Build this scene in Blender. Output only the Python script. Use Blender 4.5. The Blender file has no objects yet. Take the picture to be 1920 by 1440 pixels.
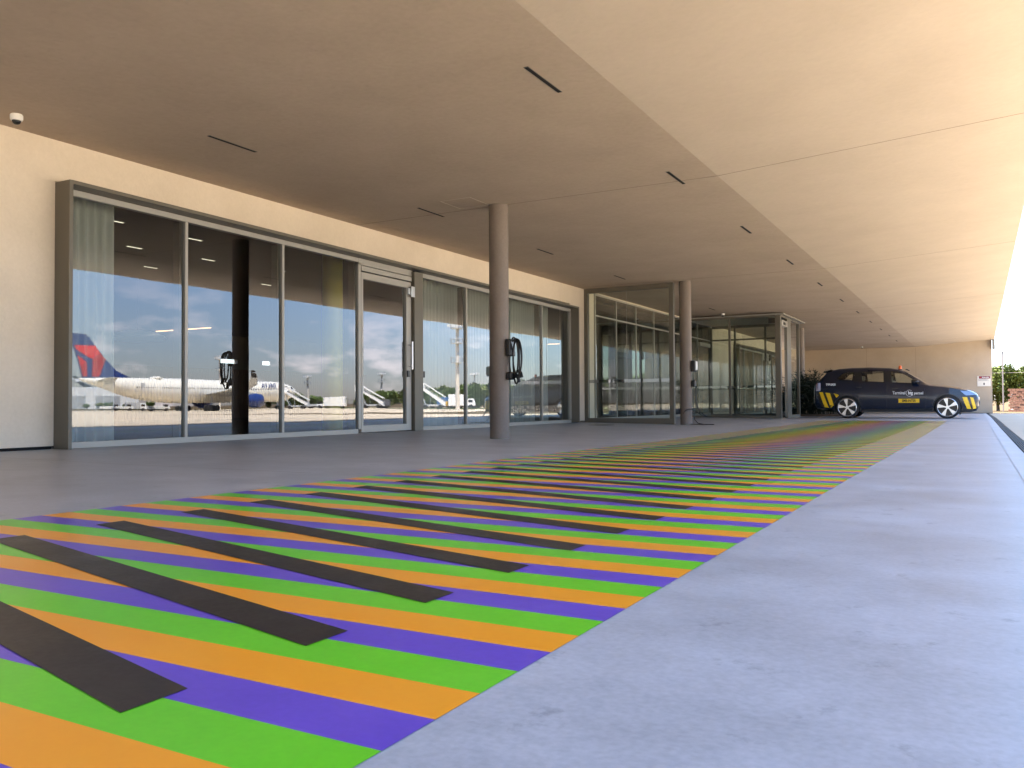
import bpy, bmesh, math, random
from mathutils import Vector, Matrix, noise
random.seed(7)
SC = bpy.context.scene
C = SC.collection
PI = math.pi

# ------------------------------------------------------------------ camera
yaw, pitch, roll = 0.504714924, 0.0227523827, -0.00566342765
cy, sy, cp, sp = math.cos(yaw), math.sin(yaw), math.cos(pitch), math.sin(pitch)
F = Vector((-sy*cp, cy*cp, sp)); R = Vector((cy, sy, 0)); U = R.cross(F)
R2 = R*math.cos(roll) + U*math.sin(roll); U2 = -R*math.sin(roll) + U*math.cos(roll)
cam = bpy.data.cameras.new('camera'); camo = bpy.data.objects.new('camera', cam); C.objects.link(camo)
camo.matrix_world = Matrix(((R2.x, U2.x, -F.x, 0), (R2.y, U2.y, -F.y, 0), (R2.z, U2.z, -F.z, 0.493), (0, 0, 0, 1)))
cam.sensor_width = 36; cam.lens = 36*1579.05/1920; cam.clip_start = 0.05; cam.clip_end = 6000
SC.camera = camo

# ------------------------------------------------------------------ light
SUN_EL, SUN_AZ = math.radians(67), math.radians(238)      # azimuth from +Y clockwise: the sun stands behind the building
sund = Vector((math.sin(SUN_AZ)*math.cos(SUN_EL), math.cos(SUN_AZ)*math.cos(SUN_EL), math.sin(SUN_EL)))
w = bpy.data.worlds.new("World"); SC.world = w; w.use_nodes = True
nt = w.node_tree; N = nt.nodes; L = nt.links; N.clear()
out = N.new('ShaderNodeOutputWorld'); bg = N.new('ShaderNodeBackground'); bg.inputs[1].default_value = 0.15
sky = N.new('ShaderNodeTexSky'); sky.sky_type = 'NISHITA'; sky.sun_disc = False
sky.sun_elevation = SUN_EL; sky.sun_rotation = SUN_AZ; sky.dust_density = .35; sky.ozone_density = 2.0; sky.air_density = 1.0
tc = N.new('ShaderNodeTexCoord'); sep = N.new('ShaderNodeSeparateXYZ'); L.new(tc.outputs['Generated'], sep.inputs[0])
mp = N.new('ShaderNodeMapping'); mp.inputs['Scale'].default_value = (1, 1, 2.6); L.new(tc.outputs['Generated'], mp.inputs[0])
no = N.new('ShaderNodeTexNoise'); no.inputs['Scale'].default_value = 12; no.inputs['Detail'].default_value = 7; no.inputs['Roughness'].default_value = .55
L.new(mp.outputs[0], no.inputs['Vector'])
cr = N.new('ShaderNodeValToRGB'); cr.color_ramp.elements[0].position = .54; cr.color_ramp.elements[1].position = .68
L.new(no.outputs[0], cr.inputs[0])
er = N.new('ShaderNodeValToRGB'); e = er.color_ramp.elements
e[0].position = 0.0; e[0].color = (1, 1, 1, 1); e[1].position = .16; e[1].color = (0, 0, 0, 1)
L.new(sep.outputs['Z'], er.inputs[0])
mu = N.new('ShaderNodeMath'); mu.operation = 'MULTIPLY'; L.new(cr.outputs[0], mu.inputs[0]); L.new(er.outputs[0], mu.inputs[1])
mu2 = N.new('ShaderNodeMath'); mu2.operation = 'MULTIPLY'; mu2.inputs[1].default_value = .6; L.new(mu.outputs[0], mu2.inputs[0])
mx = N.new('ShaderNodeMixRGB'); mx.inputs[2].default_value = (7.2, 6.2, 6.1, 1)
hr = N.new('ShaderNodeValToRGB'); e = hr.color_ramp.elements; e[0].position = 0.0; e[0].color = (.30, .295, .36, 1); e[1].position = .5; e[1].color = (1, 1, 1, 1)
L.new(sep.outputs['Z'], hr.inputs[0]); hm = N.new('ShaderNodeMixRGB'); hm.blend_type = 'MULTIPLY'; hm.inputs[0].default_value = 1
L.new(sky.outputs[0], hm.inputs[1]); L.new(hr.outputs[0], hm.inputs[2])
L.new(mu2.outputs[0], mx.inputs[0]); L.new(hm.outputs[0], mx.inputs[1]); L.new(mx.outputs[0], bg.inputs[0]); L.new(bg.outputs[0], out.inputs[0])
sl = bpy.data.lights.new('sun', 'SUN'); sl.energy = 4.7; sl.angle = math.radians(.5); sl.color = (1, .92, .80)
slo = bpy.data.objects.new('sun', sl); C.objects.link(slo); slo.rotation_euler = (-sund).to_track_quat('-Z', 'Y').to_euler()
SC.view_settings.view_transform = 'Standard'; SC.view_settings.look = 'None'; SC.view_settings.gamma = 1
SC.view_settings.exposure = 2.87
SC.render.engine = 'CYCLES'; SC.cycles.use_denoising = True
SC.cycles.max_bounces = 10; SC.cycles.diffuse_bounces = 6; SC.cycles.glossy_bounces = 6; SC.cycles.transparent_max_bounces = 24
SC.cycles.caustics_reflective = False; SC.cycles.caustics_refractive = False; SC.cycles.sample_clamp_indirect = 6

# ------------------------------------------------------------------ materials
def bsdf_mat(name, col, rough=.6, metal=0., spec=.5, coat=0.):
    m = bpy.data.materials.new(name); m.use_nodes = True
    b = m.node_tree.nodes['Principled BSDF']
    b.inputs['Base Color'].default_value = (*col, 1); b.inputs['Roughness'].default_value = rough
    b.inputs['Metallic'].default_value = metal; b.inputs['Specular IOR Level'].default_value = spec
    b.inputs['Coat Weight'].default_value = coat
    return m, b, m.node_tree
def mottled(name, c1, c2, rough=.7, scale=1.5, stretch=(1, 1, 1), fine=40., bump=.02, spec=.4, lo=.35, hi=.65, r2=None, metal=0., dust=None, speck=0.):
    m, b, t = bsdf_mat(name, c1, rough, metal, spec); n = t.nodes; l = t.links
    tc = n.new('ShaderNodeTexCoord'); mp = n.new('ShaderNodeMapping'); mp.inputs['Scale'].default_value = stretch
    l.new(tc.outputs['Object'], mp.inputs[0])
    a = n.new('ShaderNodeTexNoise'); a.inputs['Scale'].default_value = scale; a.inputs['Detail'].default_value = 8; a.inputs['Roughness'].default_value = .65
    f = n.new('ShaderNodeTexNoise'); f.inputs['Scale'].default_value = fine; f.inputs['Detail'].default_value = 4
    l.new(mp.outputs[0], a.inputs['Vector']); l.new(tc.outputs['Object'], f.inputs['Vector'])
    ma = n.new('ShaderNodeMath'); ma.operation = 'MULTIPLY_ADD'; ma.inputs[1].default_value = .28; l.new(f.outputs[0], ma.inputs[0])
    sc = n.new('ShaderNodeMath'); sc.operation = 'MULTIPLY'; sc.inputs[1].default_value = .72; l.new(a.outputs[0], sc.inputs[0]); l.new(sc.outputs[0], ma.inputs[2])
    cr = n.new('ShaderNodeValToRGB'); cr.color_ramp.elements[0].position = lo; cr.color_ramp.elements[1].position = hi
    cr.color_ramp.elements[0].color = (*c1, 1); cr.color_ramp.elements[1].color = (*c2, 1)
    l.new(ma.outputs[0], cr.inputs[0]); csock = cr.outputs[0]
    if dust:                      # worn, dusty patches with a shape of their own
        dn = n.new('ShaderNodeTexNoise'); dn.inputs['Scale'].default_value = .9; dn.inputs['Detail'].default_value = 2; dn.inputs['Roughness'].default_value = .4; dn.inputs['Distortion'].default_value = .3
        l.new(tc.outputs['Object'], dn.inputs['Vector']); dr_ = n.new('ShaderNodeMapRange'); dr_.inputs['From Min'].default_value = .48; dr_.inputs['From Max'].default_value = .72; dr_.inputs['To Max'].default_value = dust[1]
        l.new(dn.outputs[0], dr_.inputs[0]); dm = n.new('ShaderNodeMixRGB'); dm.inputs[2].default_value = (*dust[0], 1); l.new(dr_.outputs[0], dm.inputs[0]); l.new(csock, dm.inputs[1]); csock = dm.outputs[0]
    if speck:
        kn = n.new('ShaderNodeTexNoise'); kn.inputs['Scale'].default_value = 7; kn.inputs['Detail'].default_value = 5; kn.inputs['Roughness'].default_value = .75; l.new(tc.outputs['Object'], kn.inputs['Vector'])
        kr = n.new('ShaderNodeMapRange'); kr.inputs['From Min'].default_value = .60; kr.inputs['From Max'].default_value = .70; kr.inputs['To Max'].default_value = speck; l.new(kn.outputs[0], kr.inputs[0])
        km = n.new('ShaderNodeMixRGB'); km.blend_type = 'MULTIPLY'; km.inputs[2].default_value = (.45, .45, .46, 1); l.new(kr.outputs[0], km.inputs[0]); l.new(csock, km.inputs[1]); csock = km.outputs[0]
    l.new(csock, b.inputs['Base Color'])
    if r2 is not None:
        mr = n.new('ShaderNodeMapRange'); mr.inputs['From Min'].default_value = lo; mr.inputs['From Max'].default_value = hi
        mr.inputs['To Min'].default_value = rough; mr.inputs['To Max'].default_value = r2
        l.new(ma.outputs[0], mr.inputs[0]); l.new(mr.outputs[0], b.inputs['Roughness'])
    if bump:
        bp = n.new('ShaderNodeBump'); bp.inputs['Strength'].default_value = bump*10; bp.inputs['Distance'].default_value = .01
        l.new(f.outputs[0], bp.inputs['Height']); l.new(bp.outputs[0], b.inputs['Normal'])
    return m
def plain(name, col, rough=.5, metal=0., spec=.5, coat=0.):
    return bsdf_mat(name, col, rough, metal, spec, coat)[0]
def emis(name, col, s):
    m, b, t = bsdf_mat(name, col); b.inputs['Emission Color'].default_value = (*col, 1); b.inputs['Emission Strength'].default_value = s
    return m
def glass_mat(name, tint, base, gain, wave=0., gcol=(1, 1, 1)):
    m = bpy.data.materials.new(name); m.use_nodes = True; t = m.node_tree; n = t.nodes; l = t.links; n.clear()
    o = n.new('ShaderNodeOutputMaterial'); mix = n.new('ShaderNodeMixShader'); tr = n.new('ShaderNodeBsdfTransparent'); gl = n.new('ShaderNodeBsdfGlossy')
    tr.inputs[0].default_value = (*tint, 1); gl.inputs['Roughness'].default_value = 0.0; gl.inputs[0].default_value = (*gcol, 1)
    fr = n.new('ShaderNodeFresnel'); fr.inputs[0].default_value = 1.5
    ma = n.new('ShaderNodeMath'); ma.operation = 'MULTIPLY_ADD'; ma.inputs[1].default_value = gain; ma.inputs[2].default_value = base; ma.use_clamp = True
    l.new(fr.outputs[0], ma.inputs[0]); l.new(ma.outputs[0], mix.inputs[0]); l.new(tr.outputs[0], mix.inputs[1]); l.new(gl.outputs[0], mix.inputs[2]); l.new(mix.outputs[0], o.inputs[0])
    if wave:
        tcn = n.new('ShaderNodeTexCoord'); mp = n.new('ShaderNodeMapping'); mp.inputs['Scale'].default_value = (1, .5, 1.6)
        ns = n.new('ShaderNodeTexNoise'); ns.inputs['Scale'].default_value = 1.3; ns.inputs['Detail'].default_value = 1
        bp = n.new('ShaderNodeBump'); bp.inputs['Strength'].default_value = 1; bp.inputs['Distance'].default_value = wave
        l.new(tcn.outputs['Object'], mp.inputs[0]); l.new(mp.outputs[0], ns.inputs['Vector']); l.new(ns.outputs[0], bp.inputs['Height']); l.new(bp.outputs[0], gl.inputs['Normal'])
    return m
M = {}
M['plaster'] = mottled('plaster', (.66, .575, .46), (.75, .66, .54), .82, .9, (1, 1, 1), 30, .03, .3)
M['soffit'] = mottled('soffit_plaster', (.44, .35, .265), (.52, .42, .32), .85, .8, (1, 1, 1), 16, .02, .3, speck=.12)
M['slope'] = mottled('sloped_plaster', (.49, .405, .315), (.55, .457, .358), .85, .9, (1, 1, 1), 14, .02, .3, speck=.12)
M['endw'] = mottled('end_wall_shaded_plaster', (.40, .32, .235), (.46, .375, .28), .85, .8, (1, 1, 1), 30, .03, .3)  # same plaster as the facade, shade of the end wall put into a darker colour
M['joint'] = plain('joint_seal', (.25, .19, .14), .9)
M['slab'] = mottled('slab_concrete', (.315, .325, .34), (.485, .495, .52), .36, 1.7, (.8, 1, 1), 70, .004, .24, .36, .64, .46, speck=.5)
M['post'] = plain('weathered_post', (.16, .13, .12), .8)
M['strip'] = mottled('edge_concrete', (.48, .48, .48), (.58, .58, .58), .6, 2, (1, 1, 1), 30)
M['apron'] = mottled('apron_concrete', (.50, .405, .285), (.58, .48, .345), .8, .12, (1, 1, 1), 3, .02)
M['grass'] = mottled('dry_grass', (.070, .043, .012), (.10, .062, .018), .95, .6, (1, 1, 1), 8, .05)
M['green'] = mottled('paint_green', (.12, .56, .012), (.15, .63, .018), .32, 3, (1, 1, 1), 60, 0, .34, .36, .62, None, dust=((.40, .38, .36), .07))
M['orange'] = mottled('paint_orange', (.93, .33, .010), (.95, .37, .014), .32, 3, (1, 1, 1), 60, 0, .34, .36, .62, None, dust=((.40, .38, .36), .07))
M['purple'] = mottled('paint_purple', (.115, .055, .44), (.145, .075, .52), .32, 3, (1, 1, 1), 60, 0, .34, .36, .62, None, dust=((.40, .38, .36), .07))
M['blackp'] = mottled('paint_black', (.015, .012, .011), (.027, .022, .020), .34, 3, (1, 1, 1), 60, 0, .25, .36, .62, .46, dust=((.12, .11, .10), .22))
M['alu'] = plain('anodised_frame', (.36, .345, .31), .42, .3)
M['alud'] = plain('anodised_frame_dark', (.17, .155, .13), .5, .2)
M['olive'] = plain('olive_anodised', (.14, .127, .10), .45, .35)
M['steel'] = plain('brushed_steel', (.62, .62, .62), .28, .9)
M['column'] = mottled('column_paint', (.15, .12, .098), (.20, .162, .135), .55, 1.5, (1, 1, .5), 30, .02)
M['black'] = plain('black_plastic', (.012, .012, .013), .35)
M['void'] = plain('black_recess', (.006, .005, .005), .9)
M['rubber'] = plain('rubber', (.018, .018, .019), .75)
M['white'] = plain('white_plastic', (.78, .78, .76), .4)
M['glass'] = glass_mat('facade_glass', (.62, .66, .63), .035, 2.05, .00045, (.93, .95, 1.0))
M['glass2'] = glass_mat('screen_glass', (.72, .78, .73), .02, 1.5, .0003)
M['glass3'] = glass_mat('bay_glass', (.55, .61, .57), .03, 1.7, .0004)
M['frost'] = glass_mat('frosted_band', (.30, .33, .34), .25, .8)
fm, fb, ft = bsdf_mat('curtain', (.82, .85, .84), .9); M['curtain'] = fm
tr_ = ft.nodes.new('ShaderNodeBsdfTransparent'); ms_ = ft.nodes.new('ShaderNodeMixShader'); ms_.inputs[0].default_value = .82
ft.links.new(tr_.outputs[0], ms_.inputs[1]); ft.links.new(fb.outputs[0], ms_.inputs[2])
ft.links.new(ms_.outputs[0], [x for x in ft.nodes if x.type == 'OUTPUT_MATERIAL'][0].inputs[0])
M['intfloor'] = plain('interior_floor', (.12, .11, .10), .2)
M['intceil'] = plain('interior_ceiling', (.11, .092, .075), .8)
M['intwall'] = mottled('interior_wall', (.17, .14, .12), (.21, .175, .15), .7, 1)
M['wood'] = mottled('slat_wood', (.11, .045, .03), (.17, .075, .05), .5, 2, (1, 1, .2), 12)
M['yellow'] = plain('yellow_metal', (.86, .76, .12), .3, 0)
M['lit'] = emis('lit_slot', (1, .88, .68), .4)
M['litor'] = emis('lit_warm_line', (1, .50, .22), .55)
M['leaf'] = mottled('foliage', (.045, .085, .012), (.12, .17, .03), .6, 1.2, (1, 1, 1), 9, 0)
M['leafy'] = mottled('foliage_bright', (.075, .10, .015), (.14, .155, .03), .6, 1.2, (1, 1, 1), 9, 0)
M['palm'] = plain('palm_leaf', (.010, .020, .008), .6)
M['bark'] = mottled('bark', (.12, .085, .06), (.2, .15, .11), .9, 4)
M['rust'] = mottled('rusty_brick', (.13, .06, .04), (.19, .09, .055), .9, 3)
M['acwhite'] = plain('aircraft_white', (.78, .74, .64), .3, 0, .5, .3)
M['acblue'] = plain('aircraft_blue', (.012, .035, .16), .3, 0, .5, .3)
M['acgrey'] = plain('aircraft_grey', (.42, .43, .43), .45)
M['acred'] = plain('aircraft_red', (.66, .02, .03), .35)
M['acred2'] = plain('aircraft_dark_red', (.40, .012, .02), .35)
M['concrete'] = mottled('tower_concrete', (.55, .5, .42), (.66, .6, .52), .8, .5)
M['vwhite'] = plain('vehicle_white', (.78, .77, .74), .35)
M['vyellow'] = plain('vehicle_yellow', (.72, .42, .03), .4)
M['vblue'] = plain('vehicle_blue', (.04, .12, .30), .4)
M['vgrey'] = plain('vehicle_grey', (.10, .10, .11), .5)
M['carpaint'] = plain('car_paint', (.004, .009, .024), .24, .0, .4, .3)
M['carblack'] = plain('car_black', (.010, .010, .011), .25)
M['cartrim'] = plain('car_trim', (.02, .02, .02), .6)
M['yellowf'] = plain('yellow_film', (.80, .50, .01), .4)
M['chrome'] = plain('machined_alloy', (.72, .72, .73), .22, .85)
M['lamp'] = plain('headlamp', (.16, .22, .32), .12, .3, .6, .6)
M['tail'] = plain('tail_lamp', (.30, .16, .15), .15, 0, .8, 1.)
M['beacon'] = plain('orange_lens', (.85, .16, .02), .3)
M['carglass'] = glass_mat('car_glass', (.80, .82, .76), .03, 1.0)
M['seat'] = plain('seat_beige', (.42, .38, .30), .7)
M['cable'] = plain('cable_black', (.012, .012, .012), .45)
M['board'] = plain('sign_board', (.72, .68, .60), .5)
M['boardred'] = plain('sign_red', (.20, .025, .035), .5)
M['inkg'] = plain('sign_ink', (.30, .28, .26), .7)
M['grate'] = plain('cast_grate', (.045, .05, .05), .6, .3)

# ------------------------------------------------------------------ geometry helpers
class MB:
    def __init__(s): s.v = []; s.f = []; s.m = []
    def face(s, pts, mi=0):
        k = len(s.v); s.v += [tuple(p) for p in pts]; s.f.append(tuple(range(k, k+len(pts)))); s.m.append(mi)
    def box(s, x0, x1, y0, y1, z0, z1, mi=0):
        k = len(s.v)
        s.v += [(x0, y0, z0), (x1, y0, z0), (x1, y1, z0), (x0, y1, z0), (x0, y0, z1), (x1, y0, z1), (x1, y1, z1), (x0, y1, z1)]
        for q in ((0, 3, 2, 1), (4, 5, 6, 7), (0, 1, 5, 4), (1, 2, 6, 5), (2, 3, 7, 6), (3, 0, 4, 7)):
            s.f.append(tuple(k+i for i in q)); s.m.append(mi)
        return s
    def prism(s, pts, d, mi=0):
        """pts: planar polygon (3D, CCW seen from the +d side); extruded by -d."""
        d = Vector(d); n = len(pts); k = len(s.v)
        s.v += [tuple(Vector(p)) for p in pts] + [tuple(Vector(p)-d) for p in pts]
        s.f.append(tuple(range(k, k+n))); s.m.append(mi)
        s.f.append(tuple(range(k+2*n-1, k+n-1, -1))); s.m.append(mi)
        for i in range(n):
            j = (i+1) % n; s.f.append((k+i, k+n+i, k+n+j, k+j)); s.m.append(mi)
        return s
    def loft(s, rings, cap=True, closed=True, mi=0):
        k = len(s.v); n = len(rings[0])
        for r in rings: s.v += [tuple(p) for p in r]
        for a in range(len(rings)-1):
            for i in range(n if closed else n-1):
                j = (i+1) % n
                s.f.append((k+a*n+i, k+a*n+j, k+(a+1)*n+j, k+(a+1)*n+i)); s.m.append(mi)
        if cap and closed:
            s.f.append(tuple(k+i for i in reversed(range(n)))); s.m.append(mi)
            s.f.append(tuple(k+(len(rings)-1)*n+i for i in range(n))); s.m.append(mi)
        return s
    def tube(s, pts, r, n=8, mi=0):
        pts = [Vector(p) for p in pts]; rings = []; up = None
        for i, p in enumerate(pts):
            t = (pts[min(i+1, len(pts)-1)] - pts[max(i-1, 0)]).normalized()
            if up is None:
                up = t.orthogonal().normalized()
            else:
                up = (up - t*up.dot(t)).normalized()
            b = t.cross(up); rr = r[i] if isinstance(r, (list, tuple)) else r
            rings.append([p + (up*math.cos(2*PI*q/n) + b*math.sin(2*PI*q/n))*rr for q in range(n)])
        return s.loft(rings, mi=mi)
    def cyl(s, p, q, r, n=24, mi=0, r2=None):
        return s.tube([p, q], [r, r if r2 is None else r2], n, mi)
    def lathe(s, prof, c=(0, 0, 0), n=24, mi=0):
        c = Vector(c); rings = [[c+Vector((r*math.cos(2*PI*i/n), r*math.sin(2*PI*i/n), z)) for i in range(n)] for r, z in prof]
        return s.loft(rings, mi=mi)
    def xf(s, fn): s.v = [tuple(fn(*p)) for p in s.v]; return s
    def build(s, name, mats, parent=None, smooth=False, bevel=0., angle=40):
        me = bpy.data.meshes.new(name); me.from_pydata(s.v, [], s.f)
        if not isinstance(mats, (list, tuple)): mats = [mats]
        for m in mats: me.materials.append(m)
        me.polygons.foreach_set('material_index', s.m)
        bm = bmesh.new(); bm.from_mesh(me)
        bmesh.ops.remove_doubles(bm, verts=bm.verts, dist=1e-5)
        bmesh.ops.recalc_face_normals(bm, faces=bm.faces)
        if smooth:
            for f in bm.faces: f.smooth = True
            for ed in bm.edges:
                if len(ed.link_faces) == 2 and ed.calc_face_angle(0) > math.radians(angle): ed.smooth = False
        bm.to_mesh(me); bm.free(); me.update()
        o = bpy.data.objects.new(name, me); C.objects.link(o)
        if parent: o.parent = parent
        if bevel:
            bv = o.modifiers.new('bevel', 'BEVEL'); bv.width = bevel; bv.segments = 2; bv.limit_method = 'ANGLE'
        return o
def tag(o, label=None, cat=None, group=None, kind=None):
    if label: o['label'] = label
    if cat: o['category'] = cat
    if group: o['group'] = group
    if kind: o['kind'] = kind
    return o
def thing(name, loc, label, cat, group=None, rz=0):
    o = bpy.data.objects.new(name, None); C.objects.link(o); o.location = loc; o.rotation_euler = (0, 0, rz)
    o.empty_display_size = .2
    return tag(o, label, cat, group)
def copy_tree(o, parent=None):
    c = o.copy(); C.objects.link(c)
    if parent: c.parent = parent
    for ch in list(o.children): copy_tree(ch, c)
    return c
def textmesh(name, s, size, mat, parent, loc, rot=(0, 0, 0), bold=0., shear=0., sx=1., mirror=False, align='CENTER'):
    cu = bpy.data.curves.new(name, 'FONT'); cu.body = s; cu.size = size; cu.offset = bold; cu.shear = shear
    cu.align_x = align; cu.align_y = 'CENTER'; cu.resolution_u = 3; cu.extrude = .001
    t = bpy.data.objects.new(name+'_tmp', cu); C.objects.link(t)
    dg = bpy.context.evaluated_depsgraph_get(); me = bpy.data.meshes.new_from_object(t.evaluated_get(dg))
    bpy.data.objects.remove(t); bpy.data.curves.remove(cu)
    me.name = name; me.materials.clear(); me.materials.append(mat)
    o = bpy.data.objects.new(name, me); C.objects.link(o); o.parent = parent
    o.location = loc; o.rotation_euler = rot; o.scale = (sx, 1, 1)
    return o

# ------------------------------------------------------------------ levels
def interp(x, xs, ys):
    if x <= xs[0]: return ys[0]
    for i in range(1, len(xs)):
        if x <= xs[i]: return ys[i-1] + (ys[i]-ys[i-1])*(x-xs[i-1])/(xs[i]-xs[i-1])
    return ys[-1]
YS = [-50, 0, 6, 11, 20.4, 32, 52.7, 60]
def fz(x, y):
    a = interp(y, YS, [0, 0, -.02, -.05, -.075, -.085, -.213, -.22]); b = interp(y, YS, [0, 0, 0, -.005, -.03, -.04, -.15, -.16])
    t = min(max((x+9.22)/2.8, 0), 1); return b + (a-b)*t
def gz(x, y):
    return max(fz(max(x, .54), min(y, 60)) - .0045*max(x-.6, 0) - .009*max(0, min(y-58, 30)), -.85)

# ------------------------------------------------------------------ ground and floor
def sheet(xs, ys, zf, name, mats, mf=None):
    g = MB(); n = len(xs); g.v = [(x, y, zf(x, y)) for y in ys for x in xs]
    for j in range(len(ys)-1):
        for i in range(n-1):
            g.f.append((j*n+i, j*n+i+1, (j+1)*n+i+1, (j+1)*n+i))
            g.m.append(mf((xs[i]+xs[i+1])/2, (ys[j]+ys[j+1])/2) if mf else 0)
    return g.build(name, mats)
ygr = [-3000, -800, -300, -120, -50, -14, 0, 6, 11, 20.4, 32, 42, 52.7, 60, 68, 80, 110, 160, 240, 400, 900, 3000]
xgr = [-3000, -900, -200, -28, .539, .54, 2, 5, 9, 14, 20, 30, 50, 80, 110, 150, 190, 250, 400, 900, 3000]
go = sheet(xgr, ygr, lambda x, y: gz(x, y) if x >= .54 else min(gz(.54, y), fz(x, y)) - .12, 'ground', [M['apron'], M['grass']],
           lambda x, y: 1 if (y > 50 and x < 60) or x > 190 or y > 300 or x < -28 else 0)
tag(go, kind='structure')
fo = sheet([-9.3, -9.22, -6.42, -3, 0, .25, .40], [-14, 0, 6, 11, 20.4, 32, 42, 52.7, 52.95], fz, 'floor', M['slab']); tag(fo, kind='structure')
ks = sheet([.25, .40], [-14, 0, 6, 11, 20.4, 32, 52.7], lambda x, y: fz(x, y)+.004, 'kerb_strip', M['strip']); tag(ks, kind='structure')
# floor cuts
g = MB()
for y in (4.72, 15.2, 24.6, 34.5, 44):
    for a, b in ((-9.2, -6.42), (-6.42, -4.3)):
        g.face([(a, y-.004, fz(a, y)+.004), (b, y-.004, fz(b, y)+.004), (b, y+.004, fz(b, y)+.004), (a, y+.004, fz(a, y)+.004)])
sc_ = g.build('floor_cut', M['alud']); tag(sc_, kind='structure')

# the painted stripes
def bark(k): return 1.02 + .4265*k
def pur(k): return bark(k) - (.05 + .018*min(max(k, 0), 5))
g = MB(); XR = -.752
def xl(y): return interp(y, [2, 5, 7.5, 30], [-3.74, -3.76, -3.87, -4.12])
K0, K1 = -5, 60
for k in range(K0, K1):
    a = pur(k); c = pur(k+1); p = (c-a)/3
    for j, mi in ((0, 2), (1, 1), (2, 0)):            # purple, orange, green going away
        y0 = a+j*p; y1 = y0+p
        if y1 < -1.6 or y0 > 27.2: continue
        g.face([(xl(y0), y0, fz(-3, y0)+.0015), (XR, y0, fz(-3, y0)+.0015), (XR, y1, fz(-3, y1)+.0015), (xl(y1), y1, fz(-3, y1)+.0015)], mi)
    if k*.4265 < 25.2:
        n = 4; r = bark(k); le = r + interp(k, [0, 4, 14, 40], [.475, .552, .56, .56]); xw = -1.212; xe = interp(k, [0, 5, 12], [-3.2, -3.3, -3.37])
        for q in range(n):
            xa = xw+(xe-xw)*q/n; xb = xw+(xe-xw)*(q+1)/n; ya = r+(le-r)*q/n; yb = r+(le-r)*(q+1)/n; h = .132
            g.face([(xa, ya-h, fz(-3, ya-h)+.0030), (xa, ya, fz(-3, ya)+.0030), (xb, yb, fz(-3, yb)+.0030), (xb, yb-h, fz(-3, yb-h)+.0030)], 3)
mo = g.build('floor_mural', [M['green'], M['orange'], M['purple'], M['blackp']]); tag(mo, kind='structure')

# drain
dr = thing('drain_channel', (.47, 20, -.08), 'long dark slotted drain channel along the outer edge of the canopy floor', 'drain')
g = MB(); g2 = MB()
yy = -14.0
segs = [-14, 0, 6, 11, 20.4, 32, 42, 52.7]
for a, b in zip(segs[:-1], segs[1:]):
    for x0, x1, zz in ((.40, .412, 0.002), (.528, .54, 0.002), (.412, .528, -.05)):
        g.face([(x0-.47, a-20, fz(.4, a)+zz+.08), (x1-.47, a-20, fz(.4, a)+zz+.08), (x1-.47, b-20, fz(.4, b)+zz+.08), (x0-.47, b-20, fz(.4, b)+zz+.08)])
    for xc in (.432, .4545, .477, .4995, .518):
        g2.face([(xc-.478, a-20, fz(.4, a)+.08), (xc-.464, a-20, fz(.4, a)+.08), (xc-.464, b-20, fz(.4, b)+.08), (xc-.478, b-20, fz(.4, b)+.08)])
while yy < 52.5:
    g2.box(-.058, .058, yy-20, yy-20+.03, fz(.4, yy)+.055, fz(.4, yy)+.079); yy += .5
g.build('channel', M['void'], dr); g2.build('grate', M['grate'], dr)

# ------------------------------------------------------------------ building
XW = -9.22; ZC = 3.545; XC = -3.02; Y0, Y1 = -14, 52.7
def xedge(y): return .70 + .0028*y
def zedge(x): return ZC + .069*(x-XC)
bd = thing('terminal_building', (-9.2, 20, 0), 'long cream plastered terminal with a deep overhanging canopy', 'building')
def B(mb, name, mat, **k):
    mb.xf(lambda x, y, z: (x+9.2, y-20, z)); return mb.build(name, mat, bd, **k)
g = MB()
g.box(XW-.3, XW, Y0, 5.88, .035, ZC)
g.box(XW-.3, XW, 5.88, 19.81, 3.07, ZC)
g.box(XW-.3, XW, 19.81, 21.38, .02, ZC)
g.box(XW-.3, XW, 21.38, 32.9, 3.5, ZC)
g.box(XW-.3, XW, 32.9, 36.55, -.1, ZC); g.box(XW-.3, XW, 36.55, 50.48, 3.07, ZC); g.box(XW-.3, XW, 50.48, Y1, -.2, ZC)
B(g, 'facade_wall', M['plaster'])
g = MB(); g.box(XW-.3, XW-.03, Y0, 5.87, -.02, .035); B(g, 'shadow_gap', M['void'])
g = MB()
xe = xedge(Y1)-.13
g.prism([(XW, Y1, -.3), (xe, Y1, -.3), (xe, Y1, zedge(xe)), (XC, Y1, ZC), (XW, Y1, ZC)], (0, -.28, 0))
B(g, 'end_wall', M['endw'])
for x in (-5.6, -3.02): g = MB(); g.box(x-.006, x+.006, Y1-.003, Y1, -.2, ZC); B(g, 'wall_joint', M['joint'])
g = MB(); g.box(-9.22, xe, Y1-.012, Y1, -.3, fz(0, Y1)+.03); B(g, 'wall_base', M['void'])
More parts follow.
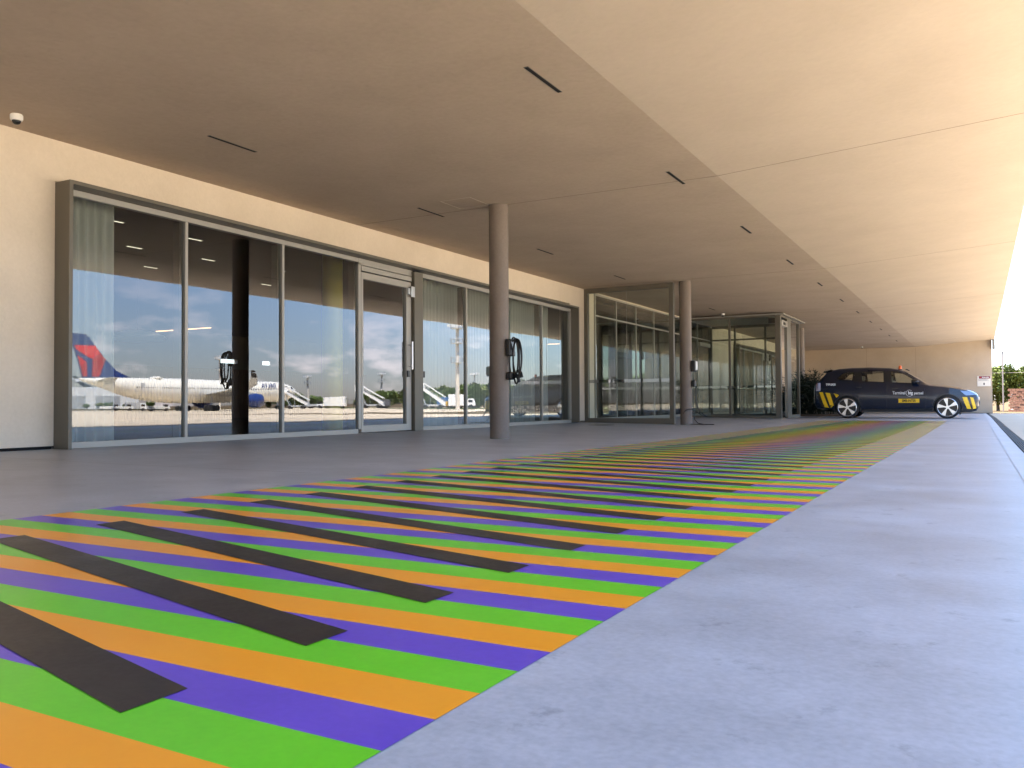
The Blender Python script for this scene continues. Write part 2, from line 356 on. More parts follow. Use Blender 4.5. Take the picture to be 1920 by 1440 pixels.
# soffits
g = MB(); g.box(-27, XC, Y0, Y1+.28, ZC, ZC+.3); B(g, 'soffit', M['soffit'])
g = MB()
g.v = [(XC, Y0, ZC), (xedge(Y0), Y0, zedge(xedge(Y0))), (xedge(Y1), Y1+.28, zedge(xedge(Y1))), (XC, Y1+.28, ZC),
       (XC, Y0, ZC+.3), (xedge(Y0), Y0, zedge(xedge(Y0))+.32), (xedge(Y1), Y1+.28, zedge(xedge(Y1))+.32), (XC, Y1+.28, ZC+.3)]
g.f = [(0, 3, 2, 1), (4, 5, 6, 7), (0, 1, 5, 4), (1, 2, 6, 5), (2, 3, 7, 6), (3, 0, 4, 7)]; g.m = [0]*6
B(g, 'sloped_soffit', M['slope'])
g = MB(); g.box(-27, -.5, Y0, Y1+.28, 4.12, 4.9); B(g, 'roof', M['plaster'])
for y in (11.24, 20.35, 30.0, 39.6, 49.0):
    g = MB()
    g.box(XW, XC, y-.005, y+.005, ZC-.002, ZC+.01)
    x1 = xedge(y)-.02
    g.prism([(XC, y-.005, ZC-.002), (x1, y-.005, zedge(x1)-.002), (x1, y-.005, zedge(x1)+.02), (XC, y-.005, ZC+.02)], (0, -.010, 0))
    B(g, 'soffit_joint', M['joint'])
g = MB(); a = [(-6.903, 10.542), (-7.077, 10.958), (-6.684, 11.19), (-6.506, 10.76)]
a = [(-7.05, 10.56), (-7.05, 11.12), (-6.53, 11.12), (-6.53, 10.56)]
for i in range(4):
    p, q = a[i], a[(i+1) % 4]
    g.box(min(p[0], q[0])-.004, max(p[0], q[0])+.004, min(p[1], q[1])-.004, max(p[1], q[1])+.004, ZC-.0015, ZC+.01)
B(g, 'access_hatch', M['plaster'])
g = MB(); g.box(xedge(Y1)-.10, xedge(Y1)+.02, Y1-.35, Y1-.02, 3.28, 3.78); B(g, 'rain_spout', M['alud'], bevel=.01)
# interior shell
g = MB(); g.box(-27, -9.3, -10, 52, -.3, .006); B(g, 'interior_floor', M['intfloor'])
g = MB(); g.box(-27, -9.52, -10, 52, 3.34, 3.42); B(g, 'interior_ceiling', M['intceil'])
g = MB()
g.box(-27.2, -27, -10, 52, 0, 1.95); g.box(-27.2, -27, -10, 52, 2.9, 3.5)
ws = [(-10, 24.3), (25.2, 26.6), (27.2, 52)]
for a, b in ws: g.box(-27.2, -27, a, b, 2.2, 2.38)
g.box(-27.2, -27, -10, 52, 1.95, 2.2); g.box(-27.2, -27, -10, 52, 2.38, 2.9)
g.box(-27.2, -9.5, -10.2, -10, 0, 3.5); g.box(-27.2, -9.5, 52, 52.2, 0, 3.5)
B(g, 'interior_wall', M['intwall'])
g = MB(); y = 9.0
while y < 30: g.box(-24.075, -24.05, y, y+.105, .01, 1.78); y += .12
g.box(-24.3, -24.07, 9, 30, 0, 1.80)
B(g, 'slat_partition', M['wood'])
g = MB()
for y in (19.35, 19.47, 19.59): g.box(-9.95, -9.9, y, y+.07, .01, 3.3)
B(g, 'slat_panel', M['wood'])
g = MB(); g.cyl((-10.6, 12.22, 0.01), (-10.6, 12.22, 3.34), .19, 32); B(g, 'yellow_column', M['yellow'], smooth=True)
g = MB(); g.cyl((-15.2, 8.6, 0.01), (-15.2, 8.6, 3.34), .23, 32); B(g, 'interior_column', M['alud'], smooth=True)
# interior fittings seen through the glass
ic = [(-11.576, 8.34), (-13.217, 9.92), (-14.856, 11.53), (-11.694, 9.95), (-13.129, 11.5), (-12.9, 13.2), (-14.7, 14.6), (-11.6, 16.9)]
wd = ['nearest', 'second', 'third', 'fourth', 'fifth', 'sixth', 'seventh', 'eighth', 'ninth', 'tenth', 'eleventh', 'twelfth']
lt0 = None
for i, (x, y) in enumerate(ic):
    if lt0 is None:
        lt0 = thing('ceiling_light', (x, y, 3.34), '', 'light', 'small lit slot lights inside the lounge')
        g = MB(); g.box(-.03, .03, -.16, .16, -.012, -.002); g.build('frame', M['alud'], lt0)
        g = MB(); g.box(-.012, .012, -.15, .15, -.016, -.0125); g.build('diffuser', M['lit'], lt0); o = lt0
    else:
        o = copy_tree(lt0); o.location = (x, y, 3.34)
    o['label'] = 'small lit slot light on the lounge ceiling, %s from the left window' % wd[i]
for (x, y, L_, t) in ((-19.5, 16.2, 2.2, 'orange glowing line light hung deep inside behind the second pane'), (-13.5, 27.2, 1.6, 'short orange line light seen through the bay glazing')):
    o = thing('line_light', (x, y, 2.6), t, 'light')
    g = MB(); g.box(-L_/2, L_/2, -.03, .03, 0, .02); g.build('tube', M['litor'], o)
    g = MB(); g.box(-L_/2, L_/2, -.035, .035, .021, .07); g.cyl((-L_/2+.1, 0, .07), (-L_/2+.1, 0, .74), .006, 6); g.cyl((L_/2-.1, 0, .07), (L_/2-.1, 0, .74), .006, 6); g.build('housing', M['alud'], o)
o = thing('pendant_lamp', (-16.4, 12.4, 2.0), 'white oval pendant lamp inside the lounge behind the first pane', 'lamp')
g = MB(); g.lathe([(.02, .16), (.30, .14), (.55, .06), (.60, 0), (.50, -.06), (.2, -.09), (.01, -.095)]); g.build('lamp_shade', M['white'], o, smooth=True)
g = MB(); g.cyl((0, 0, .16), (0, 0, 1.34), .006, 6); g.build('cord', M['black'], o)

# columns
def column(y, label, zb):
    c = thing('column', (-6.43, y, zb), label, 'column', 'round brown columns carrying the canopy')
    g = MB(); g.lathe([(.150, 0), (.150, .5), (.150, 2), (.150, ZC-zb+.002)], n=48); g.build('shaft', M['column'], c, smooth=True)
    g = MB(); g.lathe([(.1515, 0), (.1515, .012)], n=48); g.lathe([(.156, ZC-zb-.006), (.156, ZC-zb+.001)], n=48); g.build('collar', M['alud'], c, smooth=True)
    return c
column(11.24, 'brown round column nearest the camera, with the coiled charging cable', fz(-6.43, 11.24))
column(20.72, 'brown round column at the end of the glass screen, with a cable trailing to the floor', fz(-6.43, 20.7))
column(36.6, 'slim looking brown round column just beyond the glass porch', fz(-6.43, 38))

# ------------------------------------------------------------------ window wall
ww = thing('window_wall', (-9.2, 5.88, 0), 'long floor-to-ceiling window wall in a projecting grey-brown metal frame', 'window')
def hf(x, y, z):      # the head falls slightly towards the far end
    return (x+9.2, y-5.88, z*(1 - .030*min(max((y-5.9)/13.9, 0), 1)))
def W(mb, name, mat, par=None, **k): mb.xf(hf); return mb.build(name, mat, par or ww, **k)
g = MB()
g.box(-9.22, -8.95, 5.88, 5.925, 0, 3.055); g.box(-9.22, -8.95, 19.765, 19.81, -.01, 3.055)
g.box(-9.22, -8.95, 5.925, 19.765, 3.012, 3.055)
W(g, 'frame', M['olive'], bevel=.003)
g = MB()
g.box(-9.26, -9.17, 5.925, 11.22, 2.94, 3.010); g.box(-9.26, -9.17, 13.03, 19.765, 2.93, 3.010)
g.box(-9.26, -9.165, 11.22, 12.76, 2.90, 3.010); g.box(-9.26, -9.15, 11.29, 12.74, 2.80, 2.885)
W(g, 'head_rail', M['alu'], bevel=.002)
for a, b, z in ((5.925, 11.22, .070), (13.03, 19.765, .06)): g = MB(); g.box(-9.26, -9.17, a, b, -.02, z); W(g, 'sill_rail', M['alu'], bevel=.002)
for (a, b, d) in ((5.925, 5.965, 0), (7.65, 7.695, 0), (9.43, 9.475, 0), (11.22, 11.285, 0), (13.03, 13.075, 0), (14.66, 14.70, 0), (16.40, 16.44, 0), (18.10, 18.14, 0), (19.70, 19.765, 0)):
    g = MB(); g.box(-9.24, -9.165, a, b, .07, 2.935); g.box(-9.36, -9.242, a-.03, b-.002, .07, 2.935, 1); W(g, 'mullion', [M['alu'], M['alud']])
g = MB(); g.box(-9.30, -9.10, 12.76, 13.03, -.01, 2.99); W(g, 'post', M['olive'], bevel=.004)
for a, b in ((5.965, 7.65), (7.695, 9.43), (9.475, 11.22), (13.075, 14.66), (14.70, 16.40), (16.44, 18.10), (18.14, 19.70)):
    g = MB(); g.box(-9.206, -9.200, a+.001, b-.001, .0605, 2.9395)
    g.f = [(1, 2, 6, 5)]; g.m = [0]      # one reflecting sheet, like the outer face of the pane
    W(g, 'glass_pane', M['glass'])
dleaf = MB(); dleaf.box(-9.24, -9.16, 11.29, 11.34, .01, 2.78); dleaf.box(-9.24, -9.16, 12.58, 12.735, .01, 2.78); dleaf.box(-9.24, -9.16, 11.34, 12.58, .01, .13); dleaf.box(-9.24, -9.16, 11.34, 12.58, 2.665, 2.78)
dleaf = W(dleaf, 'door', M['alu'], bevel=.002)
g = MB(); g.box(-9.206, -9.2, 11.341, 12.579, .131, 2.664); g.f = [(1, 2, 6, 5)]; g.m = [0]; W(g, 'door_pane', M['glass'], dleaf)
g = MB(); g.cyl((-9.09, 12.67, 1.14), (-9.09, 12.67, 1.66), .016, 12)
for z in (1.2, 1.6): g.cyl((-9.16, 12.67, z), (-9.09, 12.67, z), .010, 10)
W(g, 'handle', M['steel'], dleaf, smooth=True)
g = MB(); g.box(-9.16, -9.12, 12.60, 12.70, 2.54, 2.66); g.box(-9.11, -9.10, 12.66, 12.78, 2.50, 2.70); W(g, 'door_closer', M['steel'], dleaf, bevel=.004)
g = MB(); g.box(-9.16, -9.13, 12.59, 12.65, 1.0, 1.12); W(g, 'lock', M['black'], dleaf, bevel=.004)
g = MB(); g.box(-9.165, -9.12, 13.055, 13.12, 1.0, 1.12); W(g, 'card_reader', M['black'], bevel=.005)

ww2 = copy_tree(ww); ww2.location = (-9.2, 36.55, -.09); ww2['label'] = 'second long framed window wall beyond the porch, seen through its glass'
ww['group'] = ww2['group'] = 'framed window walls'
# curtains
def curtain(y0, y1, label, x=-9.62, zt=3.30):
    n = int((y1-y0)/.012); g = MB(); rows = []
    zs = [.03, .8, 1.8, zt]
    for z in zs:
        r = []
        for i in range(n+1):
            y = y0+(y1-y0)*i/n; ph = y*2*PI/.125 + 1.3*math.sin(y*2.1) + .25*math.sin(z*2+y)
            r.append((x + .035*math.sin(ph)*(1-.15*z/zt) + .012*math.sin(y*7.7+z), y + .012*math.cos(ph*.5+z), z))
        rows.append(r)
    g.loft(rows, cap=False, closed=False)
    o = g.build('curtain', M['curtain'], smooth=True, angle=180); tag(o, label, 'curtain')
curtain(5.99, 6.95, 'pale pleated curtain drawn back at the left end of the window wall')
curtain(13.1, 16.3, 'wide pale pleated curtain between the entrance door and the near column')
curtain(16.36, 19.28, 'pale pleated curtain at the far right end of the window wall')

# ------------------------------------------------------------------ glass screen at the first bay
sc = thing('glass_screen', (-9.2, 20.75, -.03), 'tall glass wind screen in a grey-brown frame standing between the wall and the second column', 'screen')
def S(mb, name, mat, **k): mb.xf(lambda x, y, z: (x+9.2, y-20.75, z+.03)); return mb.build(name, mat, sc, **k)
g = MB(); xa, xb = -9.215, -6.74
g.box(xa, xa+.10, 20.70, 20.82, -.03, 3.54); g.box(xb-.115, xb, 20.70, 20.82, -.07, 3.54); g.box(xa+.10, xb-.115, 20.70, 20.82, 3.42, 3.54); g.box(xa+.10, xb-.115, 20.70, 20.82, -.07, .085)
S(g, 'frame', M['olive'], bevel=.004)
g = MB(); g.face([(xa+.10, 20.76, .085), (xb-.115, 20.76, .085), (xb-.115, 20.76, 3.42), (xa+.10, 20.76, 3.42)]); S(g, 'glass_pane', M['glass2'])
g = MB(); g.face([(xa+.10, 20.757, 1.02), (xb-.115, 20.757, 1.02), (xb-.115, 20.757, 1.105), (xa+.10, 20.757, 1.105)]); S(g, 'frosted_band', M['frost'])
g = MB(); g.box(-8.026, -8.02, 20.757, 20.763, .085, 3.42); S(g, 'glass_joint', M['alu'])

# bay glazing behind the screen
bg_ = thing('bay_glazing', (-9.2, 21.4, -.03), 'tall greenish glazing with slim mullions between the glass screen and the porch', 'window')
def G(mb, name, mat, par=None, **k): mb.xf(lambda x, y, z: (x+9.2, y-21.4, z+.03)); return mb.build(name, mat, par or bg_, **k)
mys = [21.38, 22.93, 24.55, 26.2, 27.9, 29.33, 31.1, 32.84]
g = MB(); g.box(-9.27, -9.19, 21.38, 32.9, 3.45, 3.5); g.box(-9.27, -9.19, 21.38, 32.9, -.05, .07); g.box(-9.27, -9.19, 21.42, 32.9, 2.88, 2.92)
G(g, 'frame', M['alu'])
for y in mys: g = MB(); g.box(-9.26, -9.18, y, y+.045, .07, 3.45); G(g, 'mullion', M['alu'])
for a, b in zip(mys[:-1], mys[1:]):
    g = MB(); g.face([(-9.2, a+.045, .07), (-9.2, b, .07), (-9.2, b, 2.88), (-9.2, a+.045, 2.88)]); g.face([(-9.2, a+.045, 2.92), (-9.2, b, 2.92), (-9.2, b, 3.45), (-9.2, a+.045, 3.45)]); G(g, 'glass_pane', M['glass3'])
g = MB(); g.box(-9.19, -9.12, 31.2, 32.6, 2.62, 2.76); G(g, 'door_sensor', M['alu'])

# ------------------------------------------------------------------ porch
po = thing('glass_porch', (-7.5, 31.2, -.06), 'boxy glass entrance porch with grey-brown posts and a pale flat lid', 'porch')
def P_(mb, name, mat, **k): mb.xf(lambda x, y, z: (x+7.5, y-31.2, z+.06)); return mb.build(name, mat, po, **k)
def pbox(name, a, mat=None, **k): g = MB(); g.box(*a); return P_(g, name, mat or M['olive'], **k)
YA, YB, XP = 29.4, 32.9, -5.82
pbox('corner_post', (XP-.18, XP, YA, YA+.18, -.09, 3.44), bevel=.004)
pbox('post', (-7.59, -7.52, YA, YA+.08, -.09, 3.40))
pbox('post', (-9.19, -9.12, YA, YA+.08, -.06, 3.40))
pbox('post', (XP-.1, XP, 30.55, 31.25, -.09, 3.40), bevel=.004)
pbox('post', (XP-.1, XP, YB-.1, YB, -.09, 3.40))
for x in (-9.19, -8.26, -7.1): pbox('rear_post', (x, x+.07, YB-.08, YB-.005, -.09, 3.40))
for a in ((-9.12, XP-.18, YA+.01, YA+.07, 3.40, 3.46), (-9.12, XP-.18, YA+.01, YA+.07, -.09, .02), (XP-.09, XP-.01, YA+.18, YB, 3.40, 3.46), (-9.12, XP-.1, YB-.07, YB-.01, 3.36, 3.46),
          (-9.12, XP-.1, YB-.07, YB-.01, -.09, .03), (XP-.09, XP-.01, 31.25, YB-.1, -.09, .02), (-9.12, XP-.1, YB-.072, YB-.008, 2.88, 2.94)): pbox('rail', a)
pbox('door_header', (XP-.12, XP+.02, YA+.18, 30.55, 3.10, 3.30), M['alu'], bevel=.005)
pbox('sensor', (XP+.021, XP+.05, 29.85, 30.15, 3.14, 3.22), M['black'])
pbox('lid', (-9.18, XP+.12, YA-.02, YB+.55, 3.462, 3.50), M['alu'])
for a in (((-9.12, YA+.04), (-7.59, YA+.04)), ((-7.52, YA+.04), (XP-.18, YA+.04)), ((-9.12, YB-.04), (-8.26, YB-.04)), ((-8.19, YB-.04), (-7.1, YB-.04)), ((-7.03, YB-.04), (XP-.1, YB-.04)), ((XP-.05, 31.25), (XP-.05, YB-.1)), ((XP-.05, YA+.18), (XP-.05, 30.55))):
    (x0, y0), (x1, y1) = a; zt = 3.10 if (x0 == XP-.05 and y0 < 30) else 3.40
    g = MB(); g.face([(x0, y0, -.0), (x1, y1, -.0), (x1, y1, zt), (x0, y0, zt)]); P_(g, 'glass_pane', M['glass2'])
    g = MB(); dx, dy = (0, -.004) if y0 == y1 else (.004, 0)
    g.face([(x0+dx, y0+dy, .985), (x1+dx, y1+dy, .985), (x1+dx, y1+dy, 1.05), (x0+dx, y0+dy, 1.05)]); P_(g, 'frosted_band', M['frost'])
pbox('wall_box', (XP-.42, XP-.19, YA+.1, YA+.2, 3.18, 3.36), M['black'])

# ------------------------------------------------------------------ soffit slots, cameras, floor cover
s0 = None
def slot(x, y, L_, label, grp):
    global s0
    if s0 is None:
        s0 = thing('slot_light', (x, y, ZC), label, 'light', grp)
        g = MB(); g.box(-.025, .025, 0, .72, -.0035, .01); g.build('trim', M['alud'], s0)
        g = MB(); g.box(-.019, .019, .008, .712, -.0055, -.0036); g.build('recess', M['void'], s0); return
    o = copy_tree(s0); o.location = (x, y, ZC); o['label'] = label; o['group'] = grp
cnt = ['nearest the camera', 'second from the camera', 'third from the camera', 'fourth from the camera', 'fifth from the camera', 'sixth from the camera', 'seventh from the camera', 'eighth from the camera', 'ninth from the camera', 'tenth from the camera', 'eleventh from the camera']
for i, y in enumerate((6.70, 10.70, 14.67, 18.66, 22.67, 26.7, 30.6, 34.6, 38.5, 42.4, 46.4)):
    slot(-3.54, y, .72, 'thin black slot light in the soffit row beside the crease, ' + cnt[i], 'slot lights beside the crease')
for i, y in enumerate((6.64, 10.73, 14.78, 18.84, 26.97, 34.9, 38.9, 42.9)):
    slot(-7.58, y, .72, 'thin black slot light in the soffit row nearer the wall, ' + (cnt[i] if i < 7 else 'farthest from the camera'), 'slot lights nearer the wall')
c0 = None
for x, y, z, s, lab in ((-8.76, 5.16, ZC, 1, 'white dome camera on the soffit at the left edge of the picture'), (-7.64, 28.9, ZC, 1, 'white dome camera on the soffit in front of the porch'), (-5.6, 50.6, ZC, 1, 'white dome camera on the soffit above the parked car')):
    if c0 is None:
        c0 = thing('dome_camera', (x, y, z), lab, 'camera', 'white dome cameras on the soffit')
        g = MB(); g.lathe([(.055, 0), (.062, -.012), (.062, -.05), (.054, -.066), (.03, -.066)], n=28); g.build('housing', M['white'], c0, smooth=True)
        g = MB(); g.lathe([(.043, -.064), (.042, -.078), (.034, -.094), (.018, -.104), (.002, -.107)], n=24); g.build('dome', M['black'], c0, smooth=True)
    else:
        o = copy_tree(c0); o.location = (x, y, z); o['label'] = lab
o = thing('manhole_cover', (-7.95, 18.78, fz(-7.95, 18.78)), 'flat dark round cover lying in the floor before the glass screen', 'cover')
g = MB(); g.lathe([(.30, .001), (.30, .006), (.27, .008)], n=32); g.build('lid', M['black'], o)
g = MB(); g.lathe([(.335, .0005), (.335, .005), (.302, .005), (.302, .0005)], n=32); g.build('ring', M['alud'], o)

# ------------------------------------------------------------------ chargers
def arc(c, rx, rz, a0, a1, n, ax, dy=0):
    """points on an ellipse in the (ax, z) plane"""
    return [(c[0]+ax[0]*rx*math.cos(a), c[1]+ax[1]*rx*math.cos(a)+dy*i/n, c[2]+rz*math.sin(a)) for i in range(n+1) for a in [a0+(a1-a0)*i/n]]
ch = thing('car_charger', (-6.28, 11.24, .85), 'black wall charger on the near column with its cable hung in tall coils', 'charger')
g = MB(); g.box(0, .09, -.09, .09, .36, .62); g.build('body', M['black'], ch, bevel=.02)
g = MB(); g.box(.0905, .094, -.06, .06, .42, .58); g.build('front_cover', plain('dark_gloss', (.03, .03, .035), .1), ch, bevel=.002)
g = MB(); g.box(0, .10, -.07, .07, 0, .12); g.build('holster', M['black'], ch, bevel=.02)
g = MB(); g.tube([(.10, 0, .09), (.17, 0, .05), (.2, 0, -.04)], [.03, .032, .022], 10); g.tube([(.19, -.05, .14), (.25, -.06, .10), (.27, -.06, .03)], [.024, .03, .03], 10); g.build('connector', M['black'], ch, smooth=True)
g = MB()
g.tube(arc((.12, -.03, .33), .09, .31, 0, 2*PI, 40, (1, -.3)), .013)
g.tube(arc((.17, -.04, .28), .075, .34, .3, 2*PI+.3, 40, (1, -.5)), .013)
g.tube(arc((.20, -.06, .34), .085, .27, 1.2, 2*PI+1.2, 40, (1, -.2)), .013)
g.tube(arc((.15, -.03, .30), .13, .32, -1.2, PI+.2, 30, (1, -.4)), .011)
g.build('cable', M['cable'], ch, smooth=True)
ch = thing('car_charger', (-6.28, 20.72, .82), 'small charger with a white front on the second column, cable trailing down', 'charger')
g = MB(); g.box(0, .11, -.09, .09, .44, .72); g.build('body', M['black'], ch, bevel=.02)
g = MB(); g.box(.1105, .135, -.07, .07, .48, .70); g.build('front_cover', M['white'], ch, bevel=.01)
g = MB(); g.box(0, .10, -.07, .07, .06, .22); g.build('holster', M['black'], ch, bevel=.02)
g = MB(); zf_ = fz(-6.28, 20.7)-.82+.015
g.tube([(.05, -.02, .44), (.05, -.02, .06), (.04, -.02, -.2), (.05, -.02, -.6), (.07, -.03, -.76), (.16, -.06, zf_+.03), (.32, -.1, zf_), (.60, -.16, zf_)], .010)
g.tube([(.08, .02, .44), (.09, .02, .0), (.10, .02, -.3), (.15, .02, -.5), (.26, .04, -.63), (.36, .10, -.70)], .010)
pts = [(-.02+.20*math.cos(a)+.02, -.12-.05*math.sin(a), zf_+.19+.19*math.sin(a)) for a in [PI*.35+(PI*1.15)*i/20 for i in range(21)]]
g.tube([(.36, .10, -.70), (.25, .0, -.66)] + pts + [(.2, -.14, zf_), (.45, -.16, zf_)], .010)
g.build('cable', M['cable'], ch, smooth=True)

# ------------------------------------------------------------------ notice on the end wall
sg = thing('wall_notice', (.33, 52.69, 1.27), 'cream notice board with a dark red header on the end wall', 'sign')
g = MB(); g.box(-.32, .32, -.012, 0, 0, .56); g.build('board', M['board'], sg, bevel=.003)
g = MB(); g.box(-.24, .30, -.018, -.0125, .42, .55); g.build('header', M['boardred'], sg)
textmesh('header_text', 'Atenção', .10, M['white'], sg, (.07, -.021, .485), (PI/2, 0, 0), .002)
g = MB(); g.prism([(-.20, -.021, .45), (-.12, -.021, .45), (-.16, -.021, .52)], (0, -.003, 0)); g.build('warning_triangle', M['acred'], sg)
g = MB()
for i, z in enumerate((.385, .355, .325, .295)): g.box(-.28, .26-.05*(i % 3), -.016, -.0125, z, z+.012)
g.build('text_line', M['inkg'], sg)
g = MB(); g.box(-.03, .03, -.016, -.0125, .07, .19); g.build('pictogram', M['black'], sg, bevel=.01)

# ------------------------------------------------------------------ the car
car = thing('estate_car', (-3.88, 31.55, -.087), 'dark blue airport service car with yellow and black hazard stripes and an orange beacon', 'car')
TOP = [(-1.11, .93), (-1.075, 1.20), (-.965, 1.31), (-.80, 1.47), (-.692, 1.60), (-.63, 1.655), (-.307, 1.715), (.087, 1.742), (.67, 1.748), (1.303, 1.712), (1.614, 1.650), (1.86, 1.545), (2.163, 1.345), (2.403, 1.185), (2.523, 1.135), (2.97, 1.083), (3.41, 1.01), (3.60, .955), (3.75, .89), (3.87, .81), (3.92, .72)]
BOT = [(-1.11, .62), (-1.08, .40), (-1.0, .32), (-.6, .27), (.4, .21), (2.6, .21), (3.4, .20), (3.7, .205), (3.87, .26), (3.92, .42)]
WID = [(-1.11, .74), (-1.04, .86), (-.85, .93), (-.3, .975), (.4, .985), (2.6, .98), (3.1, .96), (3.5, .90), (3.75, .80), (3.87, .70), (3.92, .60)]
def lin(T, x): return interp(x, [p[0] for p in T], [p[1] for p in T])
def belt(x): return interp(x, [-1.1, -.4, .47, 1.34, 2.37, 2.6], [1.28, 1.30, 1.225, 1.17, 1.125, 1.11])
def ring(x):
    zt, zb, w = lin(TOP, x), lin(BOT, x), lin(WID, x); h = zt-zb
    sh = min(belt(x)-.03, zt-.07); gh = max(zt-sh-.07, 0)
    pts = [(0, zb), (.72*w, zb), (.94*w, zb+.05*min(1, h)), (.985*w, zb+.16*min(1, h*1.2)), (w, zb+(sh-zb)*.55), (.985*w, zb+(sh-zb)*.80), (.955*w, sh)]
    if gh > .12:
        wr = w*interp(gh, [.12, .30, .55], [.86, .74, .69])
        for t in (.1, .3, .5, .7, .9): pts.append((.94*w+(wr-.94*w)*t, sh+.02+(zt-.075-sh-.02)*t))
        pts += [(wr*.93, zt-.045), (wr*.75, zt-.022), (wr*.4, zt-.005), (0, zt)]
    else:
        for t in (.1, .3, .5, .7, .9): pts.append((.94*w-(.14*w)*t, sh+.01+(zt-.035-sh-.01)*t))
        pts += [(.74*w, zt-.03), (.6*w, zt-.015), (.3*w, zt-.003), (0, zt)]
    return pts
def yside(x, z):
    r = ring(x)
    for a, b in zip(r[2:-3], r[3:-2]):
        if a[1] <= z <= b[1] and b[1] > a[1]: return a[0]+(b[0]-a[0])*(z-a[1])/(b[1]-a[1])
    return r[3][0]
xs = []; x = -1.11
while x < 3.92: xs.append(x); x += .035
xs.append(3.92)
g = MB(); rings = []
for x in xs:
    r = ring(x); rings.append([(x, -y, z) for y, z in r] + [(x, y, z) for y, z in reversed(r[1:-1])])
g.loft(rings)
bo = g.build('body', [M['carpaint'], M['cartrim']], None, smooth=True, angle=50)
RW, FW = (0., .345), (3.03, .345)
cut = MB()
for cx, cz in (RW, FW):
    for s in (-1, 1): cut.cyl((cx, s*.62, cz+.01), (cx, s*1.2, cz+.01), .405, 40)
co = cut.build('cutter', M['cartrim'])
bm_ = bo.modifiers.new('b', 'BOOLEAN'); bm_.object = co; bm_.operation = 'DIFFERENCE'; bm_.solver = 'EXACT'
dg = bpy.context.evaluated_depsgraph_get(); me2 = bpy.data.meshes.new_from_object(bo.evaluated_get(dg))
bo.modifiers.clear(); old = bo.data; bo.data = me2; bpy.data.meshes.remove(old); bpy.data.objects.remove(co)
bo.parent = car
SW = {'fw': [(1.33, 1.575), (1.62, 1.54), (1.80, 1.46), (2.08, 1.275), (2.20, 1.175), (2.18, 1.150), (1.38, 1.185)],
      'rw': [(.445, 1.575), (1.14, 1.590), (1.16, 1.20), (.44, 1.235)],
      'qw': [(-.36, 1.335), (-.14, 1.54), (.05, 1.575), (.215, 1.580), (.17, 1.275), (-.30, 1.310)]}
def inside(p, poly):
    x, y = p; c = False; n = len(poly)
    for i in range(n):
        x1, y1 = poly[i]; x2, y2 = poly[(i+1) % n]
        if (y1 > y) != (y2 > y) and x < (x2-x1)*(y-y1)/(y2-y1)+x1: c = not c
    return c
bm = bmesh.new(); bm.from_mesh(bo.data); kill = []
for f in bm.faces:
    c = f.calc_center_median()
    if abs(c.y) > .5 and any(inside((c.x, c.z), p) for p in SW.values()): kill.append(f)
    elif 1.78 < c.x < 2.42 and abs(c.y) < lin(WID, c.x)*.66 and c.z > belt(c.x)+.03 and f.normal.z > .2: kill.append(f)
    elif -.93 < c.x < -.68 and abs(c.y) < .60 and c.z > 1.28: kill.append(f)
    for cx, cz in (RW, FW):
        if math.hypot(c.x-cx, c.z-cz-.01) < .43 and abs(f.normal.y) < .9 and abs(c.y) > .6 and c.z > .2 and f not in kill: f.material_index = 1
    if c.z < .30: f.material_index = 1
bmesh.ops.delete(bm, geom=kill, context='FACES'); bm.to_mesh(bo.data); bm.free()
def sidepanel(name, poly, mat, off=.004, sides=(-1, 1), parent=None, sub=6, **k):
    """a thin panel lying on the car's side, cut to the given (x, z) outline"""
    res = None
    for s in sides:
        g = MB(); n = len(poly); P2 = []
        for i in range(n):
            (xa, za), (xb, zb) = poly[i], poly[(i+1) % n]
            for q in range(sub): P2.append((xa+(xb-xa)*q/sub, za+(zb-za)*q/sub))
        m_ = Vector((sum(p[0] for p in P2)/len(P2), sum(p[1] for p in P2)/len(P2)))
        rings_ = []
        for t in (1, .66, .33):
            rings_.append([(m_.x+(p[0]-m_.x)*t, s*(yside(m_.x+(p[0]-m_.x)*t, m_.y+(p[1]-m_.y)*t)+off), m_.y+(p[1]-m_.y)*t) for p in P2])
        g.loft(rings_, cap=False); k0 = len(g.v); g.face([rings_[2][i] for i in range(len(P2))])
        res = g.build(name, mat, parent or car, smooth=True, **k)
    return res
def grow(poly, d):
    cx = sum(p[0] for p in poly)/len(poly); cz = sum(p[1] for p in poly)/len(poly)
    return [(x+(d if x > cx else -d), z+(d if z > cz else -d)) for x, z in poly]
for kx in ('fw', 'rw', 'qw'): sidepanel('side_window', SW[kx], M['carglass'], .004)
# black surround strips
def sidestrip(name, pts, wd_, mat, off=.007, sides=(-1, 1), closed=False):
    for s in sides:
        g = MB(); pp = pts + ([pts[0]] if closed else [])
        for (xa, za), (xb, zb) in zip(pp[:-1], pp[1:]):
            L_ = math.hypot(xb-xa, zb-za); nx, nz = -(zb-za)/L_*wd_/2, (xb-xa)/L_*wd_/2; ex, ez = (xb-xa)/L_*wd_*.3, (zb-za)/L_*wd_*.3
            q = [(xa-ex+nx, za-ez+nz), (xb+ex+nx, zb+ez+nz), (xb+ex-nx, zb+ez-nz), (xa-ex-nx, za-ez-nz)]
            n = max(1, int(L_/.15))
            for i in range(n):
                a, b = i/n, (i+1)/n
                c_ = [(q[0][0]+(q[1][0]-q[0][0])*a, q[0][1]+(q[1][1]-q[0][1])*a), (q[0][0]+(q[1][0]-q[0][0])*b, q[0][1]+(q[1][1]-q[0][1])*b),
                      (q[3][0]+(q[2][0]-q[3][0])*b, q[3][1]+(q[2][1]-q[3][1])*b), (q[3][0]+(q[2][0]-q[3][0])*a, q[3][1]+(q[2][1]-q[3][1])*a)]
                g.face([(u, s*(yside(u, v)+off), v) for u, v in c_])
        g.build(name, mat, car)
